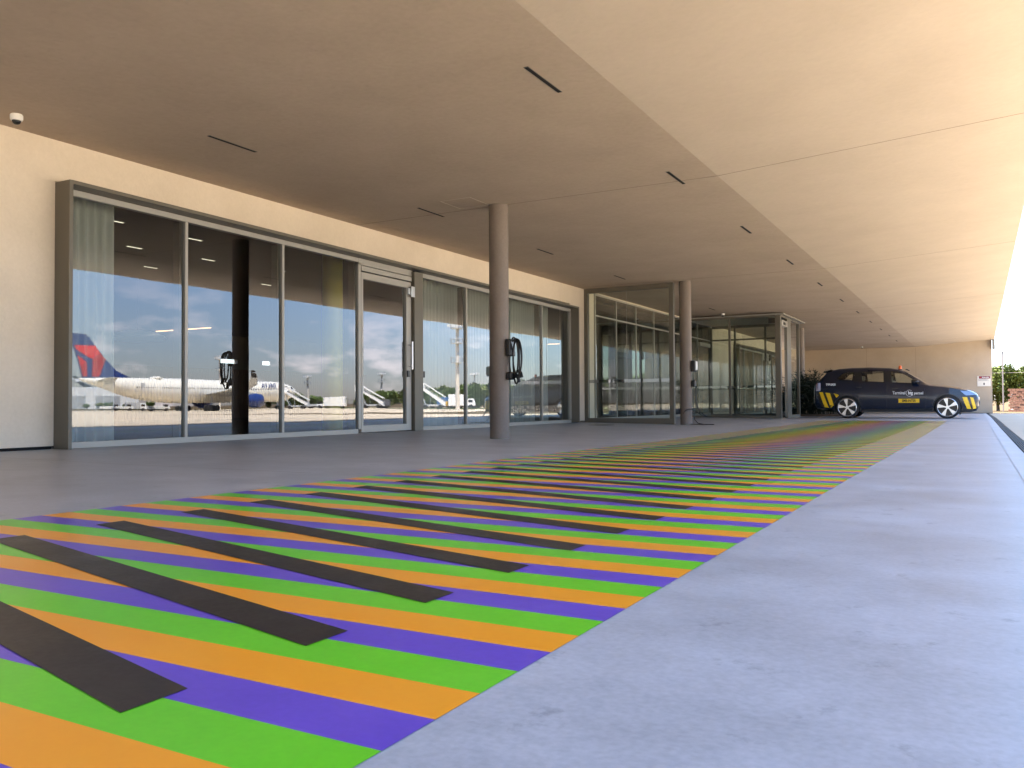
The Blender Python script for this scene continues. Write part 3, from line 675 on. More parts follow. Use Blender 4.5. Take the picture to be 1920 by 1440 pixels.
for kx in ('fw', 'rw', 'qw'): sidestrip('window_trim', SW[kx], .034, M['carblack'], .007, closed=True)
for x0, x1 in ((1.17, 1.34), (.22, .45)): sidepanel('pillar', [(x0, 1.58), (x1, 1.585), (x1+.03, 1.20), (x0, 1.21)], M['carblack'], .006)
# windscreen and rear window
def band(name, x0, x1, wf, mat, n=8):
    g = MB(); rr = []
    for i in range(n+1):
        x = x0+(x1-x0)*i/n; zt = lin(TOP, x); ww_ = lin(WID, x)*wf
        rr.append([(x, ww_*t, zt-.03*t*t-.002) for t in (-1, -.6, -.2, .2, .6, 1)])
    g.loft(rr, cap=False, closed=False); return g.build(name, mat, car, smooth=True)
band('windscreen', 1.78, 2.44, .70, M['carglass']); band('rear_window', -.95, -.68, .68, M['carglass'])
# cabin
g = MB(); g.box(-.9, 2.4, -.80, .80, .55, 1.02); g.build('cabin_floor', M['cartrim'], car)
for x in (.45, 1.35):
    for y in (-.38, .38):
        g = MB(); g.box(x-.10, x+.06, y-.24, y+.24, 1.02, 1.28); g.box(x-.12, x-.02, y-.13, y+.13, 1.30, 1.46); g.build('front_seat' if x > 1 else 'rear_seat', M['seat'], car, bevel=.04)
# wheels
def wheel(cx, s):
    wo = MB(); R_, hw = .372, .125
    prof = [(.30, -hw+.01), (.335, -hw), (.362, -hw+.02), (R_, -hw+.05), (R_, hw-.05), (.362, hw-.02), (.335, hw), (.30, hw-.01), (.28, 0)]
    n = 56; rg = [[(cx+r*math.cos(2*PI*i/n), s*.86+yy_, .372+r*math.sin(2*PI*i/n)) for r, yy_ in prof] for i in range(n)]
    rg.append(rg[0]); wo.loft(rg, cap=False)
    wb = wo.build('wheel', M['rubber'], car, smooth=True)
    fy = s*.86 + s*(hw-.012)
    def pp(r, a, dy=0): return (cx+r*math.cos(a), fy-s*dy, .372+r*math.sin(a))
    rm = MB()
    rg = [[pp(r, 2*PI*i/n, d) for r, d in ((.302, .0), (.288, -.004), (.282, .0), (.282, .09), (.302, .09))] for i in range(n)]; rg.append(rg[0]); rm.loft(rg, cap=False)
    for i in range(5):
        a = 2*PI*i/5 + .55
        q = [pp(.045, a-.35), pp(.285, a-.33*s*-1*0-.30), pp(.287, a-.1), pp(.287, a+.16), pp(.11, a+.12), pp(.05, a+.3)]
        if s > 0: q.reverse()
        rm.prism(q, (0, s*.03, 0))
    rm.cyl(pp(.0, 0, -.003), pp(.0, 0, .05), .055, 20)
    rm.build('rim', M['chrome'], wb)
    dk = MB(); dk.cyl(pp(0, 0, .055), pp(0, 0, .075), .281, 40); dk.build('brake_disc', M['carblack'], wb)
    for i in range(5):
        a = 2*PI*i/5+.55
        q = [pp(.12, a+.14, -.0015), pp(.287, a+.20, -.0015), pp(.287, a+.40, -.0015), pp(.14, a+.42, -.0015)]
        if s > 0: q.reverse()
        b_ = MB(); b_.prism(q, (0, s*.028, 0)); b_.build('spoke_insert', M['carblack'], wb)
for cx in (RW[0], FW[0]):
    for s in (-1, 1): wheel(cx, s)
# arch lips, sill, mirrors, lamps, roof gear
for cx, cz in (RW, FW):
    pts = [(cx+.425*math.cos(a), cz+.01+.425*math.sin(a)) for a in [-.25+(PI+.5)*i/16 for i in range(17)]]
    sidestrip('arch_trim', pts, .045, M['cartrim'], .004)
sidepanel('sill_trim', [(.44, .215), (2.60, .215), (2.58, .33), (.46, .31)], M['cartrim'], .006)
g = MB(); g.box(3.36, 3.40, -.93, -.72, .13, .30); g.box(3.36, 3.40, .72, .93, .13, .30); g.build('air_deflector', M['cartrim'], car)
for s in (-1, 1):
    g = MB(); rr = []
    for x, hh, hy in ((1.99, .05, .05), (2.02, .075, .09), (2.10, .08, .105), (2.17, .06, .09), (2.215, .02, .03)):
        rr.append([(x, s*(1.02+hy*math.cos(a)), 1.212+hh*math.sin(a)) for a in [2*PI*i/14 for i in range(14)]])
    g.loft(rr); g.tube([(2.07, s*.90, 1.13), (2.08, s*.97, 1.15), (2.09, s*1.02, 1.17)], .025); g.build('wing_mirror', M['carblack'], car, smooth=True)
    g = MB(); g.box(.29, .47, s*.985-.004, s*.985+.004, 1.04, 1.062); g.box(1.42, 1.60, s*.99-.004, s*.99+.004, .992, 1.014); g.build('door_handle', M['carblack'], car)
sidepanel('headlight', [(3.40, .905), (3.50, .79), (3.56, .745), (3.84, .765), (3.84, .80), (3.60, .88)], M['lamp'], .010)
sidepanel('tail_light', [(-1.01, 1.22), (-.86, 1.22), (-.86, .95), (-1.02, .94)], M['tail'], .006)
sidestrip('door_seam', [(1.22, 1.16), (1.23, .36)], .008, M['cartrim'], .004); sidestrip('door_seam', [(2.34, 1.10), (2.42, .75), (2.40, .36)], .008, M['cartrim'], .004)
sidestrip('door_seam', [(.42, 1.21), (.40, .9), (.50, .62)], .008, M['cartrim'], .004)
sidestrip('character_line', [(.55, .42), (1.4, .455), (2.5, .47)], .012, M['carblack'], .004)
for p in ([(-.905, .90), (-.79, .90), (-.60, .36), (-.74, .38)], [(-.70, .88), (-.55, .86), (-.43, .44), (-.53, .36)], [(-.43, .85), (-.30, .82), (-.26, .775), (-.34, .70)]): sidepanel('hazard_stripe', p, M['yellowf'], .005)
for p in ([(-.79, .90), (-.70, .88), (-.53, .36), (-.60, .36)], [(-.55, .86), (-.43, .85), (-.38, .66), (-.43, .46)], [(-1.0, .90), (-.905, .90), (-.74, .38), (-.86, .40)]): sidepanel('hazard_gap', p, M['blackp'], .0045)
for p in ([(3.455, .695), (3.59, .695), (3.70, .31), (3.585, .315)], [(3.675, .69), (3.765, .675), (3.845, .33), (3.755, .31)]): sidepanel('hazard_stripe', p, M['yellowf'], .006)
g = MB(); g.box(3.86, 3.95, -.42, .42, .44, .56); g.build('number_plate', M['vgrey'], car, bevel=.01)
g = MB(); g.box(3.90, 3.935, -.55, .55, .60, .70); g.build('grille', M['chrome'], car, bevel=.01)
g = MB(); g.lathe([(.062, 0), (.062, .012), (.05, .02), (.048, .09), (.03, .115), (.005, .12)], (1.61, -.30, 1.66), 20); g.build('beacon', M['beacon'], car, smooth=True)
g = MB(); g.lathe([(.07, -.03), (.07, .0)], (1.61, -.30, 1.66), 20); g.build('beacon_base', M['black'], car)
g = MB(); g.prism([(1.74, -.16, 1.645), (1.90, -.16, 1.585), (1.88, -.16, 1.625), (1.80, -.16, 1.665)], (0, -.32, 0)); g.build('roof_sensor', M['black'], car, bevel=.01)
g = MB(); g.prism([(-.80, -.62, 1.575), (-.52, -.66, 1.665), (-.53, -.66, 1.69), (-.80, -.62, 1.60)], (0, -1.26, 0)); g.build('spoiler', M['carpaint'], car, bevel=.006)
ys_ = -yside(1.9, .84)-.010
textmesh('lettering', 'Terminal', .145, M['white'], car, (1.61, ys_, .845), (PI/2, 0, 0), .0015, 0, .74)
g = MB(); n = 40; rg = [[(1.925+r*math.cos(2*PI*i/n), ys_-.0+d, .835+r*math.sin(2*PI*i/n)) for r, d in ((.106, 0), (.098, 0), (.098, .003), (.106, .003))] for i in range(5, n-2)]
g.loft(rg); g.build('lettering_ring', M['white'], car)
textmesh('lettering', 'btg', .145, M['white'], car, (1.955, ys_, .842), (PI/2, 0, 0), .005, 0, .78)
textmesh('lettering', 'pactual', .125, M['white'], car, (2.20, ys_, .835), (PI/2, 0, 0), .001, 0, .76)
ye_ = -yside(1.9, .58)-.008
g = MB(); g.box(1.594, 2.217, ye_-.003, ye_, .520, .650); g.build('yellow_sticker', M['yellowf'], car)
textmesh('lettering', 'EMB-INTER', .118, M['blackp'], car, (1.905, ye_-.005, .585), (PI/2, 0, 0), .003, 0, .72)
textmesh('lettering', 'TYP-0A50', .105, M['white'], car, (-.52, -yside(-.52, 1.15)-.03, 1.15), (PI/2, 0, 0), .004, 0, .70)

# ------------------------------------------------------------------ plants behind the car
def palm(loc, n, h, label, seed):
    random.seed(seed); t = thing('bushy_plant', loc, label, 'plant', 'dark palms behind the car'); g = MB(); st = MB()
    for i in range(n):
        az = random.uniform(0, 2*PI); ln = random.uniform(.6, 1.0)*h; lean = random.uniform(.15, 1.1); bx_, by_ = random.uniform(-.45, .45), random.uniform(-.45, .45); pts = []
        for q in range(7):
            s_ = q/6; a = lean*s_**1.2*1.3
            pts.append(Vector((bx_+math.cos(az)*math.sin(a)*ln*s_, by_+math.sin(az)*math.sin(a)*ln*s_, math.cos(a)*ln*s_*1.05+.02)))
        st.tube(pts, .007, 4); side = Vector((-math.sin(az), math.cos(az), 0))
        for q in range(2, 7):
            for r_ in range(2):
                p = pts[q-1].lerp(pts[q], r_/2); d_ = (pts[q]-pts[q-1]).normalized()
                for sgn in (-1, 1):
                    e_ = p+side*sgn*random.uniform(.16, .26)*(1.2-q/8)+d_*.14+Vector((0, 0, -.03))
                    g.face([p-d_*.012, p+d_*.02, e_]); g.face([p+d_*.012, p+d_*.035+Vector((0, 0, .01)), e_])
    g.build('leaf', M['palm'], t); st.build('stem', M['palm'], t)
palm((-5.75, 35.2, fz(-6, 35)), 230, 1.95, 'dense dark palm shrub standing behind the rear of the blue car', 3)
palm((-6.6, 36.0, fz(-7, 36)), 230, 2.0, 'dark palm shrub between the glass porch and the blue car', 4)
palm((-4.9, 36.0, fz(-5, 36)), 160, 1.6, 'lower dark palm shrub half hidden behind the blue car', 5)
g = MB(); g.box(-7.8, -4.4, 34.6, 37.4, fz(-5, 36)-.05, fz(-5, 36)+.10); o = g.build('planter_bed', M['bark']); tag(o, 'low dark planting bed under the palms behind the car', 'planter')

# ------------------------------------------------------------------ beyond: trees, fence, rubble wall on the right
def leaf_crown(n, rx, rz, seed, size, clumps=14):
    rnd = random.Random(seed); g = MB(); cl = []
    for i in range(clumps):
        a = rnd.uniform(0, 2*PI); r = rx*math.sqrt(rnd.random())*.8; cl.append((Vector((r*math.cos(a), r*math.sin(a), rz*rnd.uniform(.55, 1.75))), rnd.uniform(.28, .5)*rx))
    for i in range(n):
        c_, cr_ = cl[rnd.randrange(clumps)]; d_ = Vector((rnd.gauss(0, 1), rnd.gauss(0, 1), rnd.gauss(0, 1))).normalized()*cr_*rnd.uniform(.55, 1.05)
        p = c_+d_; s_ = size*rnd.uniform(.6, 1.3); u = Vector((rnd.gauss(0, 1), rnd.gauss(0, 1), rnd.gauss(0, .6))).normalized(); v = u.orthogonal().normalized()
        g.face([p-u*s_, p-v*s_*.6, p+u*s_, p+v*s_*.6])
    return g
def tree_proto(seed, mat, n=1500, size=.32):
    t = thing('tree', (0, 0, 0), '', 'tree'); leaf_crown(n, 2.6, 2.4, seed, size).build('crown', mat, t)
    rnd = random.Random(seed); g = MB(); g.tube([(0, 0, -.3), (.05, 0, 1), (.0, .1, 2.2), (.1, .1, 3.6)], [.22, .16, .12, .05], 8)
    for i in range(5):
        a = rnd.uniform(0, 2*PI); g.tube([(0, 0, 1+.3*i), (math.cos(a)*.9, math.sin(a)*.9, 2+.3*i), (math.cos(a)*1.5, math.sin(a)*1.5, 3+.3*i)], [.08, .05, .02], 6)
    g.build('trunk', M['bark'], t); return t
tp = [tree_proto(1, M['leaf']), tree_proto(2, M['leaf']), tree_proto(3, M['leafy']), tree_proto(4, M['leafy'], 5200, .17)]
used = set()
def place_tree(k, x, y, s, label, grp, sz=1.):
    o = tp[k] if k not in used else copy_tree(tp[k]); used.add(k)
    o.location = (x, y, gz(x, y)); o.rotation_euler = (0, 0, random.uniform(0, 6)); o.scale = (s, s, s*sz); o['label'] = label; o['group'] = grp
random.seed(11)
i = 0
tl = ['bushy yellow green tree just right of the end wall', 'sunlit bushy tree behind the tall fence post', 'sunlit tree behind the rusty brick stack', 'bushy tree mostly hidden by the end wall', 'sunlit tree at the far right edge beyond the fence', 'second row tree showing between the end wall and the post', 'second row tree above the brick stack', 'second row tree at the far right edge']
for (x, y, s, k) in ((.6, 81, .74, 3), (2.9, 82, .78, 3), (5.2, 81.5, .75, 3), (-1.8, 84, .7, 3), (8.0, 84, .74, 3), (1.6, 86, .76, 3), (4.2, 87, .78, 3), (7.2, 88, .8, 3)):
    place_tree(k, x, y, s, tl[i], 'trees beyond the end wall'); i += 1
# far belt of trees on the other side of the apron (seen as reflections)
def far_trees(p0, p1, n, h0, h1, lab):
    for i in range(n):
        t = (i+.5)/n; x = p0[0]+(p1[0]-p0[0])*t+random.uniform(-4, 4); y = p0[1]+(p1[1]-p0[1])*t+random.uniform(-4, 4)
        s = (h0+(h1-h0)*t)/6.2*random.uniform(.85, 1.12)
        place_tree(random.choice((0, 1, 1, 2)), x, y, s, lab, 'far trees across the apron', .9)
far_trees((258, 185), (256, 218), 9, 3.6, 3.6, 'small dark tree under the airliner belly, seen only as a reflection')
far_trees((226, 236), (221, 280), 12, 8.3, 6.0, 'tree behind the white container, seen only as a reflection')
far_trees((222, 282), (204, 300), 6, 4.5, 4.5, 'low distant tree left of the door reflection')
far_trees((186, 254), (173, 262), 5, 7.5, 8, 'tree behind the boarding stairs, seen only as a reflection')
far_trees((170, 235), (127, 226), 14, 7.6, 8.8, 'tree behind the tall mast, seen only as a reflection')
far_trees((127, 216), (66, 184), 30, 8.9, 9.2, 'tree in the dense belt reflected in the curtained panes')
far_trees((66, 184), (24, 150), 24, 9.2, 9.4, 'tree in the dense belt reflected at the far end of the window wall')
far_trees((22, 140), (8, 112), 8, 8, 7, 'tree beyond the fence between the apron and the end wall')
# fence on the right and across the apron
def fence(p0, p1, n, h, label, wires=(.35, .95), rail=.035):
    f_ = thing('fence', (p0[0], p0[1], gz(*p0)), label, 'fence'); dx, dy = p1[0]-p0[0], p1[1]-p0[1]; z0 = gz(*p0)
    for i in range(n+1):
        x, y = dx*i/n, dy*i/n; z = gz(p0[0]+x, p0[1]+y)-z0; g = MB(); g.cyl((x, y, z-.1), (x, y, z+h), rail*1.4, 8); g.build('post', M['post'], f_)
    g = MB()
    for i in range(n):
        a, b = i/n, (i+1)/n
        za, zb = gz(p0[0]+dx*a, p0[1]+dy*a)-z0, gz(p0[0]+dx*b, p0[1]+dy*b)-z0
        for q in wires: g.cyl((dx*a, dy*a, za+h*q), (dx*b, dy*b, zb+h*q), rail*.5, 5)
    g.build('rail', M['post'], f_)
fence((-6, 74.6), (18, 74.6), 2, 3.0, 'pale post and rail fence crossing just beyond the end wall', (.995,), .03)
o = thing('fence_post', (1.72, 74.4, gz(1.7, 74.4)), 'tall thin pale post rising above the fence beyond the end wall', 'post')
g = MB(); g.box(-.045, .045, -.045, .045, 0, 4.55); g.build('shaft', M['post'], o, bevel=.01)
g = MB(); g.box(-.09, .09, -.09, .09, 4.552, 4.60); g.build('cap', M['post'], o)
g = MB(); rnd = random.Random(5)
for j in range(9):
    for i in range(34): g.box(2.1+i*.26+(j % 2)*.12+rnd.uniform(-.01, .01), 2.1+i*.26+.24+(j % 2)*.12, 76.0+rnd.uniform(-.02, .02), 76.3, gz(3, 76)+j*.20, gz(3, 76)+j*.20+.185)
o = g.build('brick_stack', M['rust']); tag(o, 'low rust red wall of stacked hollow bricks behind the fence', 'wall')
fence((205, 225), (170, 245), 10, 2.6, 'long perimeter fence behind the airliner nose, seen only as a reflection', (.5, .98), .05)
fence((170, 225), (60, 172), 26, 2.6, 'long perimeter fence before the dense tree belt, seen only as a reflection', (.5, .98), .05)
fence((60, 172), (20, 130), 12, 2.6, 'perimeter fence running toward the end of the apron', (.5, .98), .05)
g = MB()
for a, b in (((250, 160), (212, 222)), ((212, 222), (170, 233)), ((170, 214), (60, 164)), ((60, 164), (18, 120))):
    d_ = Vector((b[0]-a[0], b[1]-a[1], 0)).normalized(); n_ = Vector((-d_.y, d_.x, 0))*7
    g.face([(a[0]-n_.x, a[1]-n_.y, gz(*a)+.03), (b[0]-n_.x, b[1]-n_.y, gz(*b)+.03), (b[0]+n_.x, b[1]+n_.y, gz(*b)+.05), (a[0]+n_.x, a[1]+n_.y, gz(*a)+.05)])
o = g.build('grass_verge', M['leafy']); tag(o, kind='structure')
# painted lines on the apron near the canopy
g = MB()
for x0, x1 in ((3.2, 3.45), (6.9, 7.2)): 
    ys2 = [-14, 0, 11, 32, 52, 60, 80, 110]
    for a, b in zip(ys2[:-1], ys2[1:]): g.face([(x0, a, gz(x0, a)+.006), (x1, a, gz(x1, a)+.006), (x1, b, gz(x1, b)+.006), (x0, b, gz(x0, b)+.006)])
o = g.build('apron_marking', M['strip']); tag(o, kind='structure')

# ------------------------------------------------------------------ airliner (seen in the glass)
def airliner():
    t = thing('airliner', (0, 0, 0), '', 'aircraft'); 
    ST = [(0, .05, 5.1), (.35, .45, 5.0), (1.2, 1.15, 4.85), (2.6, 1.85, 4.75), (4.5, 2.45, 4.72), (7, 2.76, 4.8), (9, 2.82, 4.85), (42, 2.82, 4.85), (46, 2.72, 4.95), (50, 2.4, 5.3), (54, 1.9, 5.75), (58, 1.25, 6.25), (61, .7, 6.65), (63.2, .32, 6.95), (63.7, .15, 7.0)]
    g = MB(); n = 28; rg = [[(-x, r*math.cos(2*PI*i/n), z-.05+r*math.sin(2*PI*i/n)) for i in range(n)] for x, r, z in ST]
    g.loft(rg); fz_ = g.build('fuselage', M['acwhite'], t, smooth=True)
    for s in (-1, 1):
        g = MB()     # cabin windows, row by row
        for i in range(78):
            x = 8+.58*i
            if x > 52 or i in (22, 23, 48): continue
            g.box(-x-.12, -x+.12, s*2.77-.05, s*2.77+.05, 5.25, 5.58) if x < 43 else g.box(-x-.12, -x+.12, s*(2.77-(x-43)*.055)-.05, s*(2.77-(x-43)*.055)+.05, 5.25, 5.58)
        g.build('window_row', M['vgrey'], fz_)
        g = MB(); g.prism([(-2.3, s*1.60, 5.35), (-3.4, s*2.05, 5.30), (-3.6, s*1.95, 5.95), (-2.9, s*1.55, 6.0)], (0, s*.2, 0)); g.build('cockpit_window', M['carblack'], fz_)
        for x in (6.2, 19, 50): 
            yv = 2.70 if x < 43 else 2.35
            g = MB(); g.box(-x-.5, -x+.5, s*yv-.04, s*(yv+.04)+.0, 4.6, 6.3) if x != 50 else g.box(-x-.5, -x+.5, s*yv-.02, s*yv+.02, 4.9, 6.4); g.build('cabin_door', M['acgrey'], fz_)
        # wings
        g = MB(); R0, R1 = Vector((-20, s*2.5, 3.6)), Vector((-40.5, s*30, 5.6))
        def sec(le, ch_, th): return [(le.x, le.y, le.z), (le.x-ch_*.3, le.y, le.z+th), (le.x-ch_, le.y, le.z), (le.x-ch_*.4, le.y, le.z-th*.6)]
        g.loft([sec(Vector((-20.5, s*1.6, 3.7)), 12.5, .75), sec(Vector((-27.5, s*10, 4.35)), 7.6, .42), sec(Vector((-41, s*29.5, 5.9)), 2.8, .14), sec(Vector((-43.0, s*31.6, 7.2)), 1.8, .06), sec(Vector((-43.8, s*32, 8.3)), 1.2, .04)])
        g.build('wing', M['acgrey'], t, smooth=True, angle=60)
        g = MB(); g.loft([sec(Vector((-41.2, s*29.6, 6.0)), 2.6, .12), sec(Vector((-43.1, s*31.7, 7.3)), 1.7, .1), sec(Vector((-44.2, s*32.1, 8.7)), 1.1, .08)]); g.build('winglet', M['carblack'], t)
        g = MB(); g.loft([sec(Vector((-56.0, s*.9, 6.6)), 4.6, .25), sec(Vector((-60.8, s*9.2, 7.3)), 2.0, .1)]); g.build('tailplane', M['acgrey'], t, smooth=True, angle=60)
        ec = Vector((-21.5, s*9.4, 2.35)); g = MB(); n = 24
        pr_ = [(0, 1.35), (.25, 1.62), (1.5, 1.78), (3.2, 1.62), (4.6, 1.2), (4.7, .9)]
        g.loft([[(ec.x-a, ec.y+r*math.cos(2*PI*i/n), ec.z+r*math.sin(2*PI*i/n)) for i in range(n)] for a, r in pr_], cap=False)
        g.loft([[(ec.x-a, ec.y+r*math.cos(2*PI*i/n), ec.z+r*math.sin(2*PI*i/n)) for i in range(n)] for a, r in ((4.5, .8), (6.2, .25))])
        en = g.build('engine', M['acblue'], t, smooth=True)
        g = MB(); g.cyl((ec.x-.9, ec.y, ec.z), (ec.x-1.0, ec.y, ec.z), 1.5, 24); g.build('fan', M['vgrey'], en)
        g = MB(); g.prism([(ec.x-1.5, ec.y-.15, ec.z+1.6), (ec.x-5, ec.y-.15, ec.z+1.2), (ec.x-7.5, ec.y-.15, ec.z+2.1), (ec.x-5, ec.y-.15, ec.z+2.4)], (0, -.3, 0)); g.build('pylon', M['acgrey'], en)
        gm = MB(); gm.cyl((-33.2, s*5.3, 3.8), (-33.2, s*5.3, .7), .22, 10)
        mg = gm.build('main_gear', M['acgrey'], t)
        g = MB()
        for dx in (-1.0, 1.0):
            for dy in (-.7, .7): g.cyl((-33.2+dx, s*5.3+dy-.25, .7), (-33.2+dx, s*5.3+dy+.25, .7), .70, 20)
        g.build('tyre', M['rubber'], mg)
    g = MB(); g.cyl((-6.7, 0, 2.6), (-6.7, 0, .55), .15, 10); ng = g.build('nose_gear', M['acgrey'], t)
    g = MB(); g.cyl((-6.7, -.55, .55), (-6.7, -.2, .55), .53, 18); g.cyl((-6.7, .2, .55), (-6.7, .55, .55), .53, 18); g.build('tyre', M['rubber'], ng)
    # fin with its livery; (u back from the nose, z)
    def fin(pts, mi, y): 
        for s in (-1, 1): 
            q = [(-a, s*y, b) for a, b in (pts if s < 0 else list(reversed(pts)))]; g.face(q, mi)
    def UV(px, py): return (63.2 - (px-250)*.0165 - 0, 7.75 + (755-py)*.01415)
    g = MB(); outl = [UV(88, 118), UV(305, 130), UV(430, 280), UV(580, 480), UV(740, 660), UV(940, 755), UV(262, 790)]
    rg = [[(-a, y, b) for a, b in outl] for y in (-.16, .16)]; g.loft(rg)
    fn = g.build('tail_fin', M['acblue'], t)
    g = MB()
    fin([UV(140, 278), UV(430, 278), UV(510, 395), UV(390, 490), UV(330, 460), UV(165, 345)], 0, .17)
    fin([UV(510, 400), UV(585, 490), UV(490, 765), UV(385, 765), UV(395, 495)], 1, .17)
    fin([UV(185, 440), UV(315, 545), UV(325, 765), UV(262, 765)], 1, .17); fin([UV(185, 440), UV(315, 545), UV(225, 600)], 0, .175)
    g.build('livery', [M['acred'], M['acred2']], fn)
    for s in (-1, 1):
        textmesh('lettering', 'DELTA', 1.7, M['acblue'], fz_, (-12.4, s*2.60, 6.35), (PI/2-.35 if s < 0 else PI/2-.35, 0, 0 if s < 0 else PI), .03)
        g = MB(); g.prism([(-8.9, s*2.62, 5.95), (-7.7, s*2.62, 5.95), (-8.3, s*2.5, 6.95)] if s < 0 else [(-7.7, s*2.62, 5.95), (-8.9, s*2.62, 5.95), (-8.3, s*2.5, 6.95)], (0, s*.05, 0)); g.build('emblem', M['acred'], fz_)
    g = MB(); g.lathe([(1.5, 7.45), (1.5, 7.7), (.9, 7.98), (.1, 8.0)], (-45, 0, 0), 20); g.build('antenna_dome', M['acwhite'], t, smooth=True)
    return t
def at_nose(t, nose, tail):
    d = Vector((nose[0]-tail[0], nose[1]-tail[1])); t.rotation_euler = (0, 0, math.atan2(d.y, d.x)); t.location = (nose[0], nose[1], gz(*nose))
a1 = airliner(); at_nose(a1, (149.0, 177.4), (150.9, 113.6))
a1['label'] = 'large white airliner with red and blue tail on the apron, reflected in the windows'
a2 = copy_tree(a1); at_nose(a2, (300.0, 236.0), (318.0, 175.0)); a2['label'] = 'more distant white airliner parked behind the first one, seen only as a reflection'

# hangar
hg = thing('hangar', (320, 180, gz(320, 180)), 'long white low hangar far behind the airliner tail', 'building', rz=math.radians(118))
g = MB(); g.prism([(-60, -12, 0), (60, -12, 0), (60, -12, 8), (0, -12, 9.5), (-60, -12, 8)], (0, -24, 0)); g.build('wall', M['vwhite'], hg)
for i in range(9): g = MB(); g.box(-56+i*12.5, -47+i*12.5, 12.0, 12.15, 0, 5.5); g.build('door', M['acgrey'], hg)

# masts
def mast(loc, h, label, plats, r=.35):
    t = thing('light_mast', loc, label, 'mast', 'tall pale floodlight masts'); g = MB(); g.cyl((0, 0, 0), (0, 0, h), r, 10, 0, r*.7); g.build('pole', M['concrete'], t)
    for z in plats:
        g = MB(); g.lathe([(1.3, z), (1.3, z+.12)], n=12)
        for i in range(10):
            a = 2*PI*i/10; g.cyl((1.28*math.cos(a), 1.28*math.sin(a), z), (1.28*math.cos(a), 1.28*math.sin(a), z+1.0), .05, 5)
        g.tube([(1.28*math.cos(a), 1.28*math.sin(a), z+1.0) for a in [2*PI*i/12 for i in range(13)]], .05, 5); g.build('platform', M['acgrey'], t)
    g = MB(); [g.box(-1.6+.8*i, -1.1+.8*i, -.3, .3, h+.0, h+.5) for i in range(5)]; g.build('lamp_head', M['vwhite'], t)
mast((67.9, 134.8, gz(68, 135)), 15.8, 'tallest reflected mast with three railed platforms', (9.0, 12.6, 15.4), .42)
mast((211.1, 250, -.85), 12.2, 'small reflected mast above the trees beside the airliner nose', (9.5, 11.8), .5)
mast((179.7, 256, -.85), 12.4, 'small reflected mast seen in the glass door', (9.5, 12.0), .5)
mast((186.1, 183.7, -.85), 15.5, 'reflected mast rising behind the airliner fuselage', (12.0, 15.2), .35)
mast((138.2, 256, -.75), 11.5, 'small reflected mast beside the near column', (11.2,), .35)

# ground vehicles
def wheels(g, xs_, w_, r): 
    for x in xs_:
        for s in (-1, 1): g.cyl((x, s*w_-.12, r), (x, s*w_+.12, r), r, 14)
def stairs(loc, rz, label, L_=9., H_=4.6):
    t = thing('boarding_stairs', loc, label, 'stairs', 'white mobile boarding stairs', rz)
    g = MB(); g.prism([(-L_/2, -.9, H_-.1), (-L_/2, -.9, H_-.7), (L_/2, -.9, .5), (L_/2, -.9, 1.3)], (0, -1.8, 0)); g.build('side_panel', M['vwhite'], t)
    g = MB(); g.prism([(-L_/2, -.95, H_+.9), (-L_/2, -.95, H_+.7), (L_/2, -.95, 2.1), (L_/2, -.95, 2.3)], (0, -.06, 0)); g.prism([(-L_/2, .9, H_+.9), (-L_/2, .9, H_+.7), (L_/2, .9, 2.1), (L_/2, .9, 2.3)], (0, -.06, 0)); g.build('handrail', M['vwhite'], t)
    g = MB(); n_ = 16
    for i in range(n_): x = -L_/2+L_*(i+.5)/n_; z = H_+(1.3-H_)*(i+.5)/n_; g.box(x-.3, x+.3, -.88, .88, z, z+.06)
    g.build('tread', M['acgrey'], t)
    g = MB(); g.box(-L_/2-1.6, -L_/2, -1.1, 1.1, H_-.6, H_-.3); g.box(-L_/2-1.6, -L_/2-1.5, -1.1, 1.1, H_-.3, H_+.9); g.box(-L_/2-1.6, -L_/2, -1.1, -1.0, H_-.3, H_+.9); g.build('landing', M['vwhite'], t)
    g = MB(); g.box(-2.2, 1.6, -1, 1, .5, .9); g.tube([(-L_/2-.8, -.8, H_-.5), (-1.8, -.8, .9)], .09, 6); g.tube([(-L_/2-.8, .8, H_-.5), (-1.8, .8, .9)], .09, 6); g.tube([(-1, -.8, .9), (-L_/2+1.4, -.8, H_-1.5)], .09, 6); g.build('chassis', M['acgrey'], t)
    g = MB(); wheels(g, (-1.8, 1.2), 1.0, .42); g.build('wheel', M['rubber'], t)
vdir = math.atan2(-.483, .875)     # across the line of sight
RX = math.radians(150)
stairs((126.5, 154.5, -.68), math.radians(151), 'white boarding stairs just right of the airliner nose in the reflection', 5.2, 4.3)
stairs((100.8, 151.2, -.55), math.radians(151), 'white boarding stairs reflected in the glass door', 4.8, 4.4)
stairs((77.5, 141.3, -.45), math.radians(151), 'white boarding stairs reflected in the first curtained pane', 4.4, 4.2)
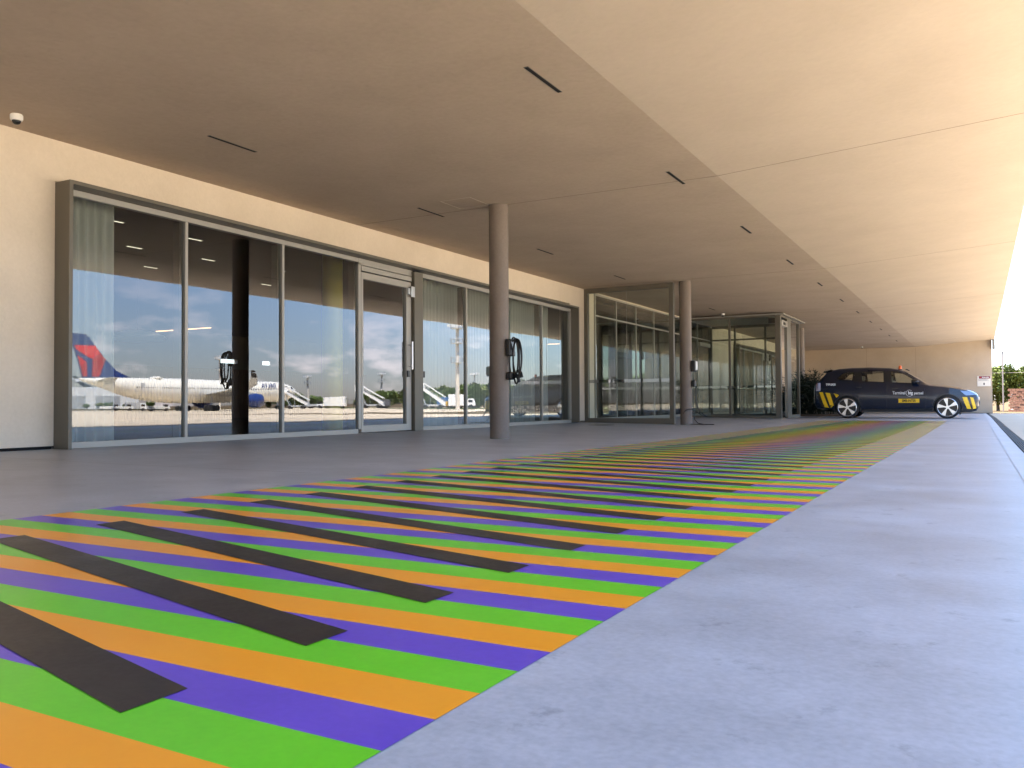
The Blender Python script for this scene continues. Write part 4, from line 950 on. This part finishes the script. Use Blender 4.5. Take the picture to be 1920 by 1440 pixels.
def truck(loc, rz, label, L_, H_, bodym, cab=True, name='service_truck', cat='truck', low=.55):
    t = thing(name, loc, label, cat, None, rz)
    g = MB(); g.box(-L_/2, L_/2-(1.7 if cab else 0), -1.15, 1.15, low, H_); g.build('cargo_body', bodym, t, bevel=.04)
    if cab:
        g = MB(); g.prism([(L_/2-1.65, -1.05, .5), (L_/2, -1.05, .5), (L_/2, -1.05, 1.15), (L_/2-.35, -1.05, min(2.0, H_)), (L_/2-1.65, -1.05, min(2.0, H_))], (0, -2.1, 0)); g.build('cab', M['vwhite'], t, bevel=.05)
        g = MB(); g.box(L_/2-1.4, L_/2-.55, -1.07, 1.07, 1.2, 1.75); g.build('cab_window', M['carblack'], t)
    g = MB(); wheels(g, (-L_/2+.8, L_/2-.9), 1.0, .40); g.build('wheel', M['rubber'], t)
    g = MB(); g.box(-L_/2+.1, L_/2-.1, -.9, .9, .38, low-.01); g.build('chassis', M['vgrey'], t)
    return t
truck((118.5, 158.6, -.65), math.radians(150), 'white box container on wheels standing right of the reflected airliner', 5.2, 2.75, M['vwhite'], False, 'power_cart', 'cart')
truck((177, 143.4, -.85), math.radians(118), 'white pickup under the reflected airliner tail', 5, 1.25, M['vwhite'], True, 'pickup_truck', 'truck')
truck((184.6, 145, -.85), math.radians(118), 'second white pickup farther left under the reflected airliner tail', 5, 1.25, M['vwhite'], True, 'pickup_truck', 'truck')
truck((178.4, 148.4, -.85), math.radians(118), 'white van with a grey box beside the reflected pickups', 5.2, 2.3, M['acgrey'])
truck((168.9, 148, -.85), math.radians(118), 'low white aircraft tug under the reflected airliner belly', 5.2, 1.3, M['vwhite'], True, 'aircraft_tug', 'tug')
truck((122.6, 156.4, -.68), math.radians(150), 'low grey baggage cart at the foot of the reflected stairs', 4.0, 1.1, M['acgrey'], True, 'baggage_cart', 'cart')
truck((104.7, 160.5, -.6), math.radians(150), 'dark equipment box beside the reflected stairs in the door glass', 2.4, 2.0, M['vgrey'], False, 'power_cart', 'cart')
truck((80.5, 151.1, -.5), math.radians(150), 'white service truck reflected beside the tallest mast', 5.0, 2.3, M['vblue'])
truck((75.4, 148.2, -.5), math.radians(150), 'boxy white truck reflected right at the foot of the tallest mast', 5.5, 2.9, M['vwhite'])
truck((78.3, 149.0, -.5), math.radians(150), 'small yellow baggage tug between the two reflected trucks', 2.6, 1.5, M['vyellow'], False, 'baggage_tug', 'tug')
